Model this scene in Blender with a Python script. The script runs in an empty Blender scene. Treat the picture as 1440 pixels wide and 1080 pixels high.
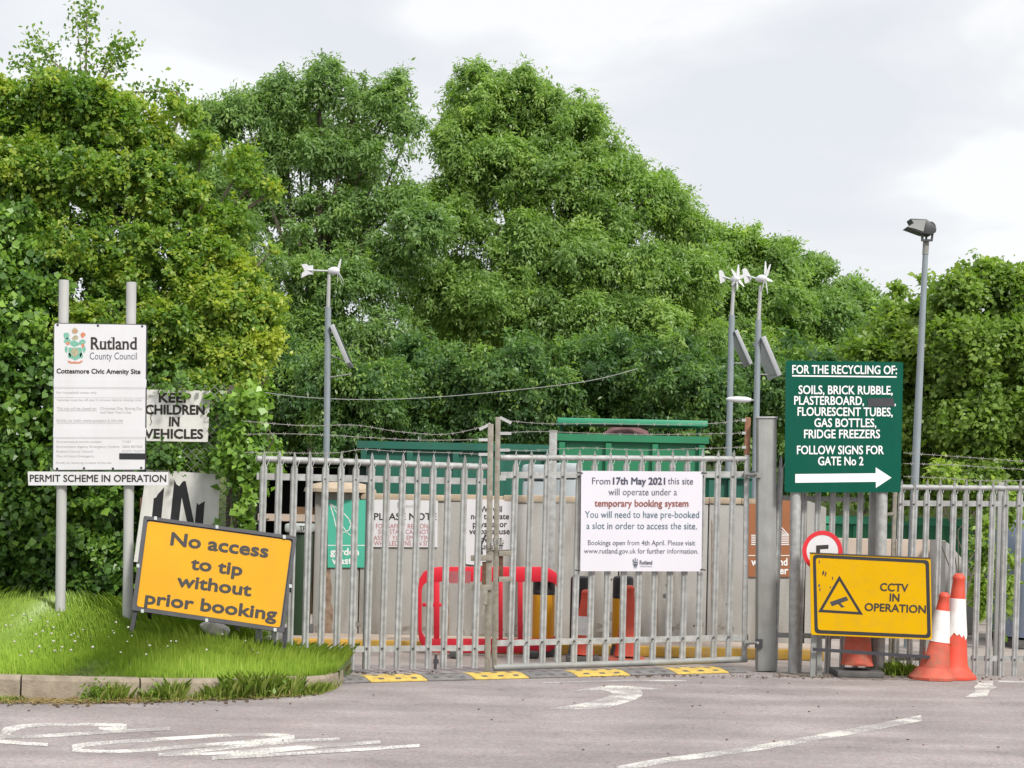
import bpy, bmesh, math, random
import numpy as np
from mathutils import Vector, Matrix

SC = bpy.context.scene
COL = SC.collection
rnd = random.Random(7)
NR = np.random.default_rng(11)

# ------------------------------------------------------------------ camera, sky, sun, exposure
F = 2400.0; CX = 720.0; HY = 705.0; CH = 1.65; ROLL = math.radians(1.25)
cam = bpy.data.cameras.new("camera"); camo = bpy.data.objects.new("camera", cam); COL.objects.link(camo)
cam.sensor_width = 36.0; cam.lens = F / 1440 * 36.0; cam.shift_y = (HY - 540.0) / 1440.0
cam.clip_end = 2000.0; cam.clip_start = 0.1
SC.cycles.diffuse_bounces = 7
camo.matrix_world = Matrix.Translation((0, 0, CH)) @ Matrix.Rotation(math.radians(90), 4, 'X') @ Matrix.Rotation(ROLL, 4, 'Z')
SC.camera = camo
SC.view_settings.view_transform = 'Standard'; SC.view_settings.look = 'None'
SC.view_settings.gamma = 1.0; SC.view_settings.exposure = 0.5; SC.view_settings.use_curve_mapping = False
SUN_TO = Vector((0.45, -0.66, 0.74)).normalized()

def make_world():
    w = bpy.data.worlds.new("World"); SC.world = w; w.use_nodes = True
    nt = w.node_tree; N = nt.nodes; L = nt.links; N.clear()
    out = N.new('ShaderNodeOutputWorld'); bg = N.new('ShaderNodeBackground'); bg.inputs['Strength'].default_value = 0.10
    L.new(bg.outputs[0], out.inputs[0])
    sky = N.new('ShaderNodeTexSky'); sky.sky_type = 'NISHITA'; sky.sun_disc = False
    sky.sun_elevation = math.asin(SUN_TO.z); sky.sun_rotation = math.atan2(SUN_TO.x, SUN_TO.y)
    tc = N.new('ShaderNodeTexCoord'); mp = N.new('ShaderNodeMapping'); mp.inputs['Scale'].default_value = (1, 1, 2.6)
    mp.inputs['Location'].default_value = (0.37, 0.1, 0.12)
    L.new(tc.outputs['Generated'], mp.inputs[0])
    n1 = N.new('ShaderNodeTexNoise'); n1.inputs['Scale'].default_value = 5.0; n1.inputs['Detail'].default_value = 6.0
    n1.inputs['Roughness'].default_value = 0.5; n1.inputs['Distortion'].default_value = 0.3
    L.new(mp.outputs[0], n1.inputs['Vector'])
    cr = N.new('ShaderNodeValToRGB'); e = cr.color_ramp.elements
    e[0].position = 0.38; e[0].color = (6.05, 6.15, 6.4, 1)
    e[1].position = 0.50; e[1].color = (6.6, 6.65, 6.75, 1)
    x = e.new(0.57); x.color = (7.4, 7.4, 7.4, 1)
    L.new(n1.outputs['Fac'], cr.inputs['Fac'])
    # an overcast sky is brighter overhead than near the horizon
    sep = N.new('ShaderNodeSeparateXYZ'); L.new(tc.outputs['Generated'], sep.inputs[0])
    mr = N.new('ShaderNodeMapRange'); mr.inputs['From Min'].default_value = 0.28; mr.inputs['From Max'].default_value = 0.85
    mr.inputs['To Min'].default_value = 1.0; mr.inputs['To Max'].default_value = 1.7
    L.new(sep.outputs['Z'], mr.inputs['Value'])
    vm = N.new('ShaderNodeVectorMath'); vm.operation = 'SCALE'
    L.new(cr.outputs[0], vm.inputs[0]); L.new(mr.outputs[0], vm.inputs['Scale'])
    mx = N.new('ShaderNodeMix'); mx.data_type = 'RGBA'; mx.inputs['Factor'].default_value = 0.9
    L.new(sky.outputs[0], mx.inputs['A']); L.new(vm.outputs[0], mx.inputs['B'])
    L.new(mx.outputs['Result'], bg.inputs['Color'])
make_world()
sun = bpy.data.lights.new("sun", 'SUN'); sun.energy = 2.6; sun.angle = math.radians(8); sun.color = (1.0, 0.955, 0.88)
suno = bpy.data.objects.new("sun", sun); COL.objects.link(suno)
suno.rotation_euler = SUN_TO.to_track_quat('Z', 'Y').to_euler(); suno.location = (10, -10, 20)

# ------------------------------------------------------------------ from photograph pixels to places
CR, SR = math.cos(ROLL), math.sin(ROLL)
def unroll(px, py):
    dx, dy = px - CX, py - HY
    return dx * CR + dy * SR, -dx * SR + dy * CR
def P(px, py, Y):
    u, v = unroll(px, py)
    return Vector((u * Y / F, Y, CH - v * Y / F))
def G(px, py, z=0.0):
    u, v = unroll(px, py)
    Y = F * (CH - z) / v
    return Vector((u * Y / F, Y, z))
class Plane:
    """a flat board: passes through the point seen at (px,py) at distance Y; lean k = dY/dz, yaw m = dY/dx"""
    def __init__(s, px, py, Y, k=0.0, m=0.0):
        s.o = P(px, py, Y); s.k = k; s.m = m
        s.n = Vector((m, -1.0, k)).normalized()          # towards the viewer's side
    def pt(s, px, py, off=0.0):
        u, v = unroll(px, py); d = Vector((u / F, 1.0, -v / F))
        # d*Y + cam on the plane: Y = oY + k(z-oz) + m(x-ox)
        Y = (s.o.y + s.k * (CH - s.o.z) - s.m * s.o.x) / (1.0 - s.k * d.z - s.m * d.x)
        return Vector((d.x * Y, Y, CH + d.z * Y)) + s.n * off

# ------------------------------------------------------------------ materials
def lin(r, g, b):
    f = lambda c: (c / 255 / 12.92) if c / 255 <= 0.04045 else ((c / 255 + 0.055) / 1.055) ** 2.4
    return (f(r), f(g), f(b))
def mat(name, col, rough=0.6, metal=0.0, var=0.12, scale=6.0, bump=0.0, bscale=40.0, streak=0.0, dirt=None, dirt_amt=0.0, spec=0.5, dscale=2.0):
    m = bpy.data.materials.new(name); m.use_nodes = True
    nt = m.node_tree; N = nt.nodes; L = nt.links; b = N['Principled BSDF']
    b.inputs['Roughness'].default_value = rough; b.inputs['Metallic'].default_value = metal
    b.inputs['Specular IOR Level'].default_value = spec
    tc = N.new('ShaderNodeTexCoord'); geo = N.new('ShaderNodeNewGeometry')
    src = geo.outputs['Position']
    n = N.new('ShaderNodeTexNoise'); n.inputs['Scale'].default_value = scale; n.inputs['Detail'].default_value = 5
    L.new(src, n.inputs['Vector'])
    mr = N.new('ShaderNodeMapRange'); mr.inputs['From Min'].default_value = 0.3; mr.inputs['From Max'].default_value = 0.7
    mr.inputs['To Min'].default_value = 1 - var; mr.inputs['To Max'].default_value = 1 + var
    L.new(n.outputs['Fac'], mr.inputs['Value'])
    vm = N.new('ShaderNodeVectorMath'); vm.operation = 'SCALE'; vm.inputs[0].default_value = col
    L.new(mr.outputs[0], vm.inputs['Scale'])
    cur = vm.outputs[0]
    if dirt is not None:
        mp = N.new('ShaderNodeMapping'); mp.inputs['Scale'].default_value = (dscale * 4, dscale * 4, dscale * (0.5 if streak else 4))
        L.new(src, mp.inputs[0])
        n2 = N.new('ShaderNodeTexNoise'); n2.inputs['Scale'].default_value = 1.0; n2.inputs['Detail'].default_value = 7; n2.inputs['Roughness'].default_value = 0.65
        L.new(mp.outputs[0], n2.inputs['Vector'])
        r2 = N.new('ShaderNodeMapRange'); r2.inputs['From Min'].default_value = 0.47; r2.inputs['From Max'].default_value = 0.72
        r2.inputs['To Min'].default_value = 0; r2.inputs['To Max'].default_value = dirt_amt
        L.new(n2.outputs['Fac'], r2.inputs['Value'])
        mx = N.new('ShaderNodeMix'); mx.data_type = 'RGBA'; mx.inputs['B'].default_value = (*dirt, 1)
        L.new(r2.outputs[0], mx.inputs['Factor']); L.new(cur, mx.inputs['A']); cur = mx.outputs['Result']
    L.new(cur, b.inputs['Base Color'])
    if bump:
        n3 = N.new('ShaderNodeTexNoise'); n3.inputs['Scale'].default_value = bscale; n3.inputs['Detail'].default_value = 4
        L.new(src, n3.inputs['Vector'])
        bp = N.new('ShaderNodeBump'); bp.inputs['Strength'].default_value = bump; bp.inputs['Distance'].default_value = 0.01
        L.new(n3.outputs['Fac'], bp.inputs['Height']); L.new(bp.outputs[0], b.inputs['Normal'])
    return m
def leaf_mat(name, dark, mid, light, trans=0.35, gloss=0.05, tcol=(1.2, 1.35, 0.5)):
    m = bpy.data.materials.new(name); m.use_nodes = True
    nt = m.node_tree; N = nt.nodes; L = nt.links; N.clear()
    out = N.new('ShaderNodeOutputMaterial')
    at = N.new('ShaderNodeAttribute'); at.attribute_name = 'tint'
    cr = N.new('ShaderNodeValToRGB'); e = cr.color_ramp.elements
    e[0].position = 0.0; e[0].color = (*dark, 1); e[1].position = 1.0; e[1].color = (*light, 1)
    x = e.new(0.5); x.color = (*mid, 1)
    L.new(at.outputs['Fac'], cr.inputs['Fac'])
    d = N.new('ShaderNodeBsdfDiffuse'); t = N.new('ShaderNodeBsdfTranslucent'); g = N.new('ShaderNodeBsdfGlossy')
    g.inputs['Roughness'].default_value = 0.38; g.inputs['Color'].default_value = (0.9, 0.95, 0.9, 1)
    mul = N.new('ShaderNodeVectorMath'); mul.operation = 'MULTIPLY'; mul.inputs[1].default_value = tcol
    L.new(cr.outputs[0], d.inputs['Color']); L.new(cr.outputs[0], mul.inputs[0]); L.new(mul.outputs[0], t.inputs['Color'])
    m1 = N.new('ShaderNodeMixShader'); m1.inputs[0].default_value = trans
    L.new(d.outputs[0], m1.inputs[1]); L.new(t.outputs[0], m1.inputs[2])
    m2 = N.new('ShaderNodeMixShader'); m2.inputs[0].default_value = gloss
    L.new(m1.outputs[0], m2.inputs[1]); L.new(g.outputs[0], m2.inputs[2]); L.new(m2.outputs[0], out.inputs[0])
    return m

def road_mat(name, base, grain, patch):
    m = bpy.data.materials.new(name); m.use_nodes = True
    nt = m.node_tree; N = nt.nodes; L = nt.links; b = N['Principled BSDF']
    b.inputs['Roughness'].default_value = 0.85; b.inputs['Specular IOR Level'].default_value = 0.3
    geo = N.new('ShaderNodeNewGeometry'); pos = geo.outputs['Position']
    v = N.new('ShaderNodeTexVoronoi'); v.inputs['Scale'].default_value = 60; L.new(pos, v.inputs['Vector'])
    sp = N.new('ShaderNodeSeparateColor'); L.new(v.outputs['Color'], sp.inputs[0])
    f = N.new('ShaderNodeTexNoise'); f.inputs['Scale'].default_value = 150; f.inputs['Detail'].default_value = 3; L.new(pos, f.inputs['Vector'])
    g = N.new('ShaderNodeTexNoise'); g.inputs['Scale'].default_value = 1.1; g.inputs['Detail'].default_value = 6; L.new(pos, g.inputs['Vector'])
    mp = N.new('ShaderNodeMapping'); mp.inputs['Scale'].default_value = (0.35, 2.2, 1); mp.inputs['Rotation'].default_value = (0, 0, 0.15); L.new(pos, mp.inputs[0])
    h = N.new('ShaderNodeTexNoise'); h.inputs['Scale'].default_value = 1.0; h.inputs['Detail'].default_value = 5; L.new(mp.outputs[0], h.inputs['Vector'])
    def rng(sock, lo, hi, a=0.3, z=0.7):
        r = N.new('ShaderNodeMapRange'); r.inputs['From Min'].default_value = a; r.inputs['From Max'].default_value = z
        r.inputs['To Min'].default_value = lo; r.inputs['To Max'].default_value = hi; L.new(sock, r.inputs['Value']); return r.outputs[0]
    def mul(a, c):
        k = N.new('ShaderNodeMath'); k.operation = 'MULTIPLY'; L.new(a, k.inputs[0]); L.new(c, k.inputs[1]); return k.outputs[0]
    t = mul(mul(rng(sp.outputs[0], 1 - grain, 1 + grain, 0, 1), rng(f.outputs['Fac'], 1 - grain, 1 + grain)),
            mul(rng(g.outputs['Fac'], 1 - patch, 1 + patch), rng(h.outputs['Fac'], 1 - patch, 1 + patch)))
    s = N.new('ShaderNodeVectorMath'); s.operation = 'SCALE'; s.inputs[0].default_value = base; L.new(t, s.inputs['Scale'])
    # tint: reddish chips among the grey
    mx = N.new('ShaderNodeMix'); mx.data_type = 'RGBA'; mx.blend_type = 'MULTIPLY'; mx.inputs['B'].default_value = (1.08, 0.94, 0.92, 1)
    L.new(rng(sp.outputs[1], 0, 1, 0.4, 0.9), mx.inputs['Factor']); L.new(s.outputs[0], mx.inputs['A'])
    # small dark pits and specks, a few litter-dark spots
    sv = N.new('ShaderNodeTexVoronoi'); sv.inputs['Scale'].default_value = 2.3; L.new(pos, sv.inputs['Vector'])
    pit = rng(sv.outputs['Distance'], 0.25, 1.0, 0.018, 0.04)
    s2 = N.new('ShaderNodeVectorMath'); s2.operation = 'SCALE'; L.new(mx.outputs['Result'], s2.inputs[0]); L.new(pit, s2.inputs['Scale'])
    # hairline cracks
    cv = N.new('ShaderNodeTexVoronoi'); cv.feature = 'DISTANCE_TO_EDGE'; cv.inputs['Scale'].default_value = 0.42
    dn = N.new('ShaderNodeTexNoise'); dn.inputs['Scale'].default_value = 2.5; dn.inputs['Detail'].default_value = 5; L.new(pos, dn.inputs['Vector'])
    va = N.new('ShaderNodeVectorMath'); va.operation = 'SCALE'; va.inputs['Scale'].default_value = 0.9; L.new(dn.outputs['Color'], va.inputs[0])
    vb = N.new('ShaderNodeVectorMath'); L.new(pos, vb.inputs[0]); L.new(va.outputs[0], vb.inputs[1]); L.new(vb.outputs[0], cv.inputs['Vector'])
    ck = rng(cv.outputs['Distance'], 0.78, 1.0, 0.0, 0.006)
    s3 = N.new('ShaderNodeVectorMath'); s3.operation = 'SCALE'; L.new(s2.outputs[0], s3.inputs[0]); L.new(ck, s3.inputs['Scale'])
    L.new(s3.outputs[0], b.inputs['Base Color'])
    bp = N.new('ShaderNodeBump'); bp.inputs['Strength'].default_value = 0.5; bp.inputs['Distance'].default_value = 0.006
    L.new(sp.outputs[2], bp.inputs['Height']); L.new(bp.outputs[0], b.inputs['Normal'])
    return m
def worn_paint(name, col, under, wear=0.5):
    m = mat(name, col, 0.7, 0, 0.06, 8)
    nt = m.node_tree; N = nt.nodes; L = nt.links; b = N['Principled BSDF']
    geo = N.new('ShaderNodeNewGeometry')
    n = N.new('ShaderNodeTexNoise'); n.inputs['Scale'].default_value = 55; n.inputs['Detail'].default_value = 4; L.new(geo.outputs['Position'], n.inputs['Vector'])
    n2 = N.new('ShaderNodeTexNoise'); n2.inputs['Scale'].default_value = 3.0; n2.inputs['Detail'].default_value = 5; L.new(geo.outputs['Position'], n2.inputs['Vector'])
    ad = N.new('ShaderNodeMath'); ad.operation = 'ADD'; L.new(n.outputs['Fac'], ad.inputs[0]); L.new(n2.outputs['Fac'], ad.inputs[1])
    r = N.new('ShaderNodeMapRange'); r.inputs['From Min'].default_value = 1.2 - wear * 0.3; r.inputs['From Max'].default_value = 1.32 - wear * 0.3
    L.new(ad.outputs[0], r.inputs['Value'])
    src = b.inputs['Base Color'].links[0].from_socket
    mx = N.new('ShaderNodeMix'); mx.data_type = 'RGBA'; mx.inputs['B'].default_value = (*under, 1)
    L.new(r.outputs[0], mx.inputs['Factor']); L.new(src, mx.inputs['A']); L.new(mx.outputs['Result'], b.inputs['Base Color'])
    return m

MT = {}
def setup_mats():
    g = lin
    MT['road'] = road_mat('worn_asphalt', (0.25, 0.229, 0.225), 0.17, 0.17)
    MT['yard'] = road_mat('yard_concrete', (0.33, 0.30, 0.275), 0.05, 0.08)
    MT['earth'] = mat('earth', (0.09, 0.075, 0.05), 0.95, 0, 0.3, 3)
    MT['turf'] = mat('turf_soil', (0.08, 0.11, 0.025), 0.95, 0, 0.35, 6)
    MT['kerb'] = mat('kerb_concrete', (0.27, 0.225, 0.17), 0.9, 0, 0.18, 9, 0.5, 60, 0, (0.13, 0.105, 0.075), 0.7)
    MT['paint'] = worn_paint('road_paint', (0.60, 0.58, 0.54), (0.27, 0.248, 0.24), 0.92)
    MT['paint_faint'] = worn_paint('faded_road_paint', (0.54, 0.52, 0.48), (0.255, 0.235, 0.23), 0.95)
    MT['galv'] = mat('galvanised_steel', (0.345, 0.35, 0.345), 0.6, 0.15, 0.22, 16, 0, 40, 1, (0.235, 0.23, 0.205), 0.75, dscale=3)
    MT['galv_dull'] = mat('dull_galvanised_steel', (0.26, 0.265, 0.255), 0.65, 0.15, 0.14, 6, 0, 40, 1, (0.195, 0.19, 0.17), 0.7, dscale=3)
    MT['galv_light'] = mat('pale_galvanised_steel', (0.40, 0.405, 0.405), 0.5, 0.2, 0.10, 7, 0, 40, 1, (0.28, 0.275, 0.25), 0.4)
    MT['pole'] = mat('painted_grey_pole', (0.23, 0.27, 0.295), 0.5, 0.1, 0.08, 7, 0, 40, 1, (0.19, 0.21, 0.21), 0.4)
    MT['board_post'] = mat('pale_painted_post', (0.43, 0.43, 0.42), 0.6, 0, 0.06, 5, 0, 40, 1, (0.30, 0.31, 0.26), 0.5)
    MT['rust'] = mat('rusty_steel', (0.115, 0.06, 0.035), 0.85, 0.1, 0.35, 22)
    MT['rusty'] = mat('rust_stained_steel', (0.245, 0.232, 0.195), 0.75, 0.1, 0.2, 15, 0, 40, 0, (0.15, 0.085, 0.045), 0.6, dscale=5)
    MT['rustbrown'] = mat('brown_rusted_post', (0.25, 0.125, 0.07), 0.85, 0.0, 0.25, 14)
    MT['wire'] = mat('wire', (0.27, 0.26, 0.24), 0.5, 0.3, 0.2, 20)
    MT['white'] = mat('white_sign_face', (0.62, 0.62, 0.645), 0.45, 0, 0.03, 4, 0, 40, 1, (0.5, 0.48, 0.44), 0.25, dscale=1.5)
    MT['white_dirty'] = mat('dirty_white_board', (0.68, 0.67, 0.65), 0.6, 0, 0.06, 6, 0, 40, 1, (0.38, 0.35, 0.30), 0.45, dscale=2)
    MT['banner'] = mat('printed_banner', (0.585, 0.575, 0.63), 0.6, 0, 0.03, 1.5)
    MT['black'] = mat('black_paint', (0.014, 0.014, 0.017), 0.5, 0, 0.15, 10)
    MT['char'] = mat('dark_lettering', (0.022, 0.019, 0.016), 0.6, 0, 0.1, 10)
    MT['frame'] = mat('charcoal_frame', (0.045, 0.045, 0.052), 0.5, 0.2, 0.15, 8)
    MT['faint'] = mat('faded_print', (0.34, 0.33, 0.33), 0.6, 0, 0.1, 30)
    MT['navy'] = mat('navy_print', (0.05, 0.048, 0.085), 0.6, 0, 0.05, 8)
    MT['slate'] = mat('slate_print', (0.09, 0.10, 0.13), 0.6, 0, 0.05, 8)
    MT['tealprint'] = mat('teal_print', (0.05, 0.11, 0.15), 0.6, 0, 0.05, 8)
    MT['brownprint'] = mat('red_brown_print', (0.25, 0.075, 0.055), 0.6, 0, 0.05, 8)
    MT['redprint'] = mat('red_print', (0.36, 0.10, 0.11), 0.6, 0, 0.08, 8)
    MT['amber'] = mat('amber_sign_face', (0.585, 0.295, 0.012), 0.55, 0, 0.05, 2.5, 0, 40, 1, (0.47, 0.25, 0.03), 0.3, spec=0.15)
    MT['yellow'] = mat('yellow_sign_face', (0.57, 0.325, 0.0), 0.55, 0, 0.03, 3, 0, 40, 0, (0.40, 0.25, 0.03), 0.35, spec=0.1)
    MT['green_sign'] = mat('green_sign_face', (0.0015, 0.078, 0.05), 0.55, 0, 0.07, 2, 0, 40, 1, (0.012, 0.085, 0.062), 0.5, spec=0.12)
    MT['white_letter'] = mat('white_lettering', (0.80, 0.80, 0.80), 0.5, 0, 0.02, 8)
    MT['teal'] = mat('teal_sign_face', (0.07, 0.42, 0.30), 0.5, 0, 0.04, 3)
    MT['brown'] = mat('brown_sign_face', (0.31, 0.12, 0.05), 0.5, 0, 0.05, 3)
    MT['red'] = mat('red_plastic', (0.62, 0.016, 0.035), 0.4, 0, 0.08, 5)
    MT['red_sign'] = mat('red_sign_ring', (0.58, 0.02, 0.03), 0.4, 0, 0.05, 5)
    MT['orange'] = mat('orange_cone', (0.58, 0.062, 0.03), 0.55, 0, 0.12, 5, 0, 40, 0, (0.36, 0.10, 0.06), 0.5)
    MT['orange_dirty'] = mat('dirty_orange_cone', (0.46, 0.085, 0.05), 0.7, 0, 0.18, 9, 0, 40, 0, (0.27, 0.12, 0.075), 0.8)
    MT['sleeve'] = mat('white_cone_sleeve', (0.70, 0.69, 0.67), 0.5, 0, 0.05, 6, 0, 40, 0, (0.42, 0.39, 0.36), 0.5, dscale=3)
    MT['rubber'] = mat('black_rubber', (0.085, 0.082, 0.08), 0.8, 0, 0.25, 12)
    MT['rubber_grey'] = mat('dusty_grey_rubber', (0.15, 0.143, 0.14), 0.85, 0, 0.25, 12)
    MT['rubber_yellow'] = mat('yellow_rubber', (0.55, 0.38, 0.075), 0.8, 0, 0.2, 12, 0, 40, 0, (0.26, 0.20, 0.09), 0.9, dscale=4)
    MT['bollard_yellow'] = mat('bollard_yellow', (0.66, 0.32, 0.012), 0.45, 0, 0.07, 5)
    MT['concrete'] = mat('wall_concrete', (0.355, 0.348, 0.33), 0.92, 0, 0.10, 2.2, 0.3, 40, 1, (0.16, 0.14, 0.115), 0.9, dscale=0.85)
    MT['sandstone'] = mat('coping_concrete', (0.42, 0.34, 0.25), 0.92, 0, 0.14, 6, 0.3, 40, 0, (0.24, 0.2, 0.15), 0.5)
    MT['plinth'] = mat('pinkish_plinth', (0.42, 0.34, 0.28), 0.92, 0, 0.12, 4)
    MT['yellow_paint'] = mat('yellow_kerb_paint', (0.52, 0.31, 0.05), 0.8, 0, 0.18, 6, 0, 40, 0, (0.35, 0.27, 0.16), 0.8, dscale=2)
    MT['skip_dark'] = mat('dark_green_skip', (0.010, 0.105, 0.072), 0.5, 0, 0.12, 2, 0, 40, 1, (0.03, 0.09, 0.06), 0.6)
    MT['skip'] = mat('bright_green_skip', (0.016, 0.19, 0.085), 0.5, 0, 0.10, 2, 0, 40, 1, (0.03, 0.16, 0.08), 0.6)
    MT['skip_rim'] = mat('green_skip_rim', (0.04, 0.29, 0.16), 0.5, 0, 0.1, 2)
    MT['bin_green'] = mat('dark_green_bin', (0.020, 0.045, 0.022), 0.5, 0, 0.12, 4)
    MT['bin_lid'] = mat('pale_bin_lid', (0.40, 0.43, 0.42), 0.4, 0, 0.1, 4)
    MT['heap'] = mat('maroon_waste', (0.125, 0.062, 0.062), 0.9, 0, 0.3, 5, 0.8, 12)
    MT['greybox'] = mat('grey_plastic', (0.30, 0.335, 0.35), 0.5, 0, 0.08, 3)
    MT['bank_blue'] = mat('blue_grey_bottle_bank', (0.20, 0.235, 0.34), 0.42, 0, 0.07, 2)
    MT['bank_teal'] = mat('teal_bottle_bank', (0.05, 0.16, 0.15), 0.42, 0, 0.07, 2)
    MT['turbine'] = mat('white_turbine', (0.60, 0.61, 0.63), 0.4, 0, 0.04, 6)
    MT['solar'] = mat('solar_cells', (0.03, 0.035, 0.05), 0.2, 0, 0.1, 6)
    MT['solar_back'] = mat('solar_panel_back', (0.36, 0.37, 0.39), 0.5, 0, 0.06, 6)
    MT['lamp'] = mat('floodlight_housing', (0.06, 0.062, 0.066), 0.45, 0.3, 0.12, 6)
    MT['lamp_glass'] = mat('floodlight_glass', (0.30, 0.31, 0.30), 0.12, 0, 0.1, 6)
    MT['bark'] = mat('bark', (0.10, 0.085, 0.065), 0.95, 0, 0.3, 8)
    MT['stem'] = mat('pale_stem', (0.20, 0.17, 0.125), 0.9, 0, 0.25, 10)
    MT['stone'] = mat('whitewashed_stone', (0.66, 0.62, 0.57), 0.9, 0, 0.25, 14, 0.6, 25)
    MT['wood'] = mat('brown_timber', (0.17, 0.095, 0.05), 0.8, 0, 0.2, 6)
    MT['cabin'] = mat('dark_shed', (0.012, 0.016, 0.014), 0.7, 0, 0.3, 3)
    MT['crest_teal'] = mat('crest_teal', (0.16, 0.40, 0.30), 0.6, 0, 0.25, 60)
    MT['crest_orange'] = mat('crest_orange', (0.55, 0.22, 0.12), 0.6, 0, 0.3, 60)
    MT['crest_gold'] = mat('crest_gold', (0.36, 0.34, 0.22), 0.6, 0, 0.3, 60)
    MT['hawthorn'] = leaf_mat('hawthorn_leaf', (0.0833, 0.1657, 0.0365), (0.1851, 0.3217, 0.0548), (0.4259, 0.4873, 0.0759), 0.48, 0.02)
    MT['ivy'] = leaf_mat('ivy_leaf', (0.0535, 0.1216, 0.0213), (0.1105, 0.2188, 0.0356), (0.2317, 0.3888, 0.0535), 0.28, 0.03)
    MT['ash'] = leaf_mat('ash_leaf', (0.1406, 0.2365, 0.0868), (0.225, 0.3571, 0.1214), (0.3518, 0.4827, 0.1457), 0.48, 0.02)
    MT['ash_light'] = leaf_mat('light_ash_leaf', (0.1523, 0.2495, 0.0751), (0.2487, 0.3856, 0.1074), (0.3933, 0.5216, 0.1369), 0.48, 0.02)
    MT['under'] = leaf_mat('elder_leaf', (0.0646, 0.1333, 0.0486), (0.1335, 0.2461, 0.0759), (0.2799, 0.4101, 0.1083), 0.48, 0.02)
    MT['maple'] = leaf_mat('maple_leaf', (0.1276, 0.2079, 0.0446), (0.2061, 0.3207, 0.0618), (0.3632, 0.4678, 0.0991), 0.48, 0.02)
    MT['weed'] = leaf_mat('weed_blade', (0.20, 0.31, 0.05), (0.31, 0.44, 0.075), (0.55, 0.58, 0.20), 0.4, 0.01)
    MT['grass'] = leaf_mat('grass_blade', (0.21, 0.31, 0.045), (0.30, 0.45, 0.06), (0.50, 0.58, 0.13), 0.3, 0.02, (1.1, 1.2, 0.6))
    MT['straw'] = leaf_mat('straw', (0.22, 0.16, 0.07), (0.30, 0.22, 0.10), (0.38, 0.30, 0.15), 0.2, 0.0)
    MT['flower'] = leaf_mat('clover_flower', (0.55, 0.52, 0.48), (0.68, 0.66, 0.62), (0.75, 0.74, 0.70), 0.2, 0.0, (1, 1, 1))
    MT['orangeflower'] = mat('orange_litter', (0.60, 0.30, 0.02), 0.6)
    MT['debris_soil'] = mat('gathered_dirt', (0.17, 0.14, 0.115), 0.95, 0, 0.4, 14, 0.4, 60, 0, (0.27, 0.245, 0.235), 0.8, dscale=3)
    MT['debris'] = mat('dry_debris', (0.10, 0.07, 0.045), 0.95, 0, 0.4, 20)
setup_mats()

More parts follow.
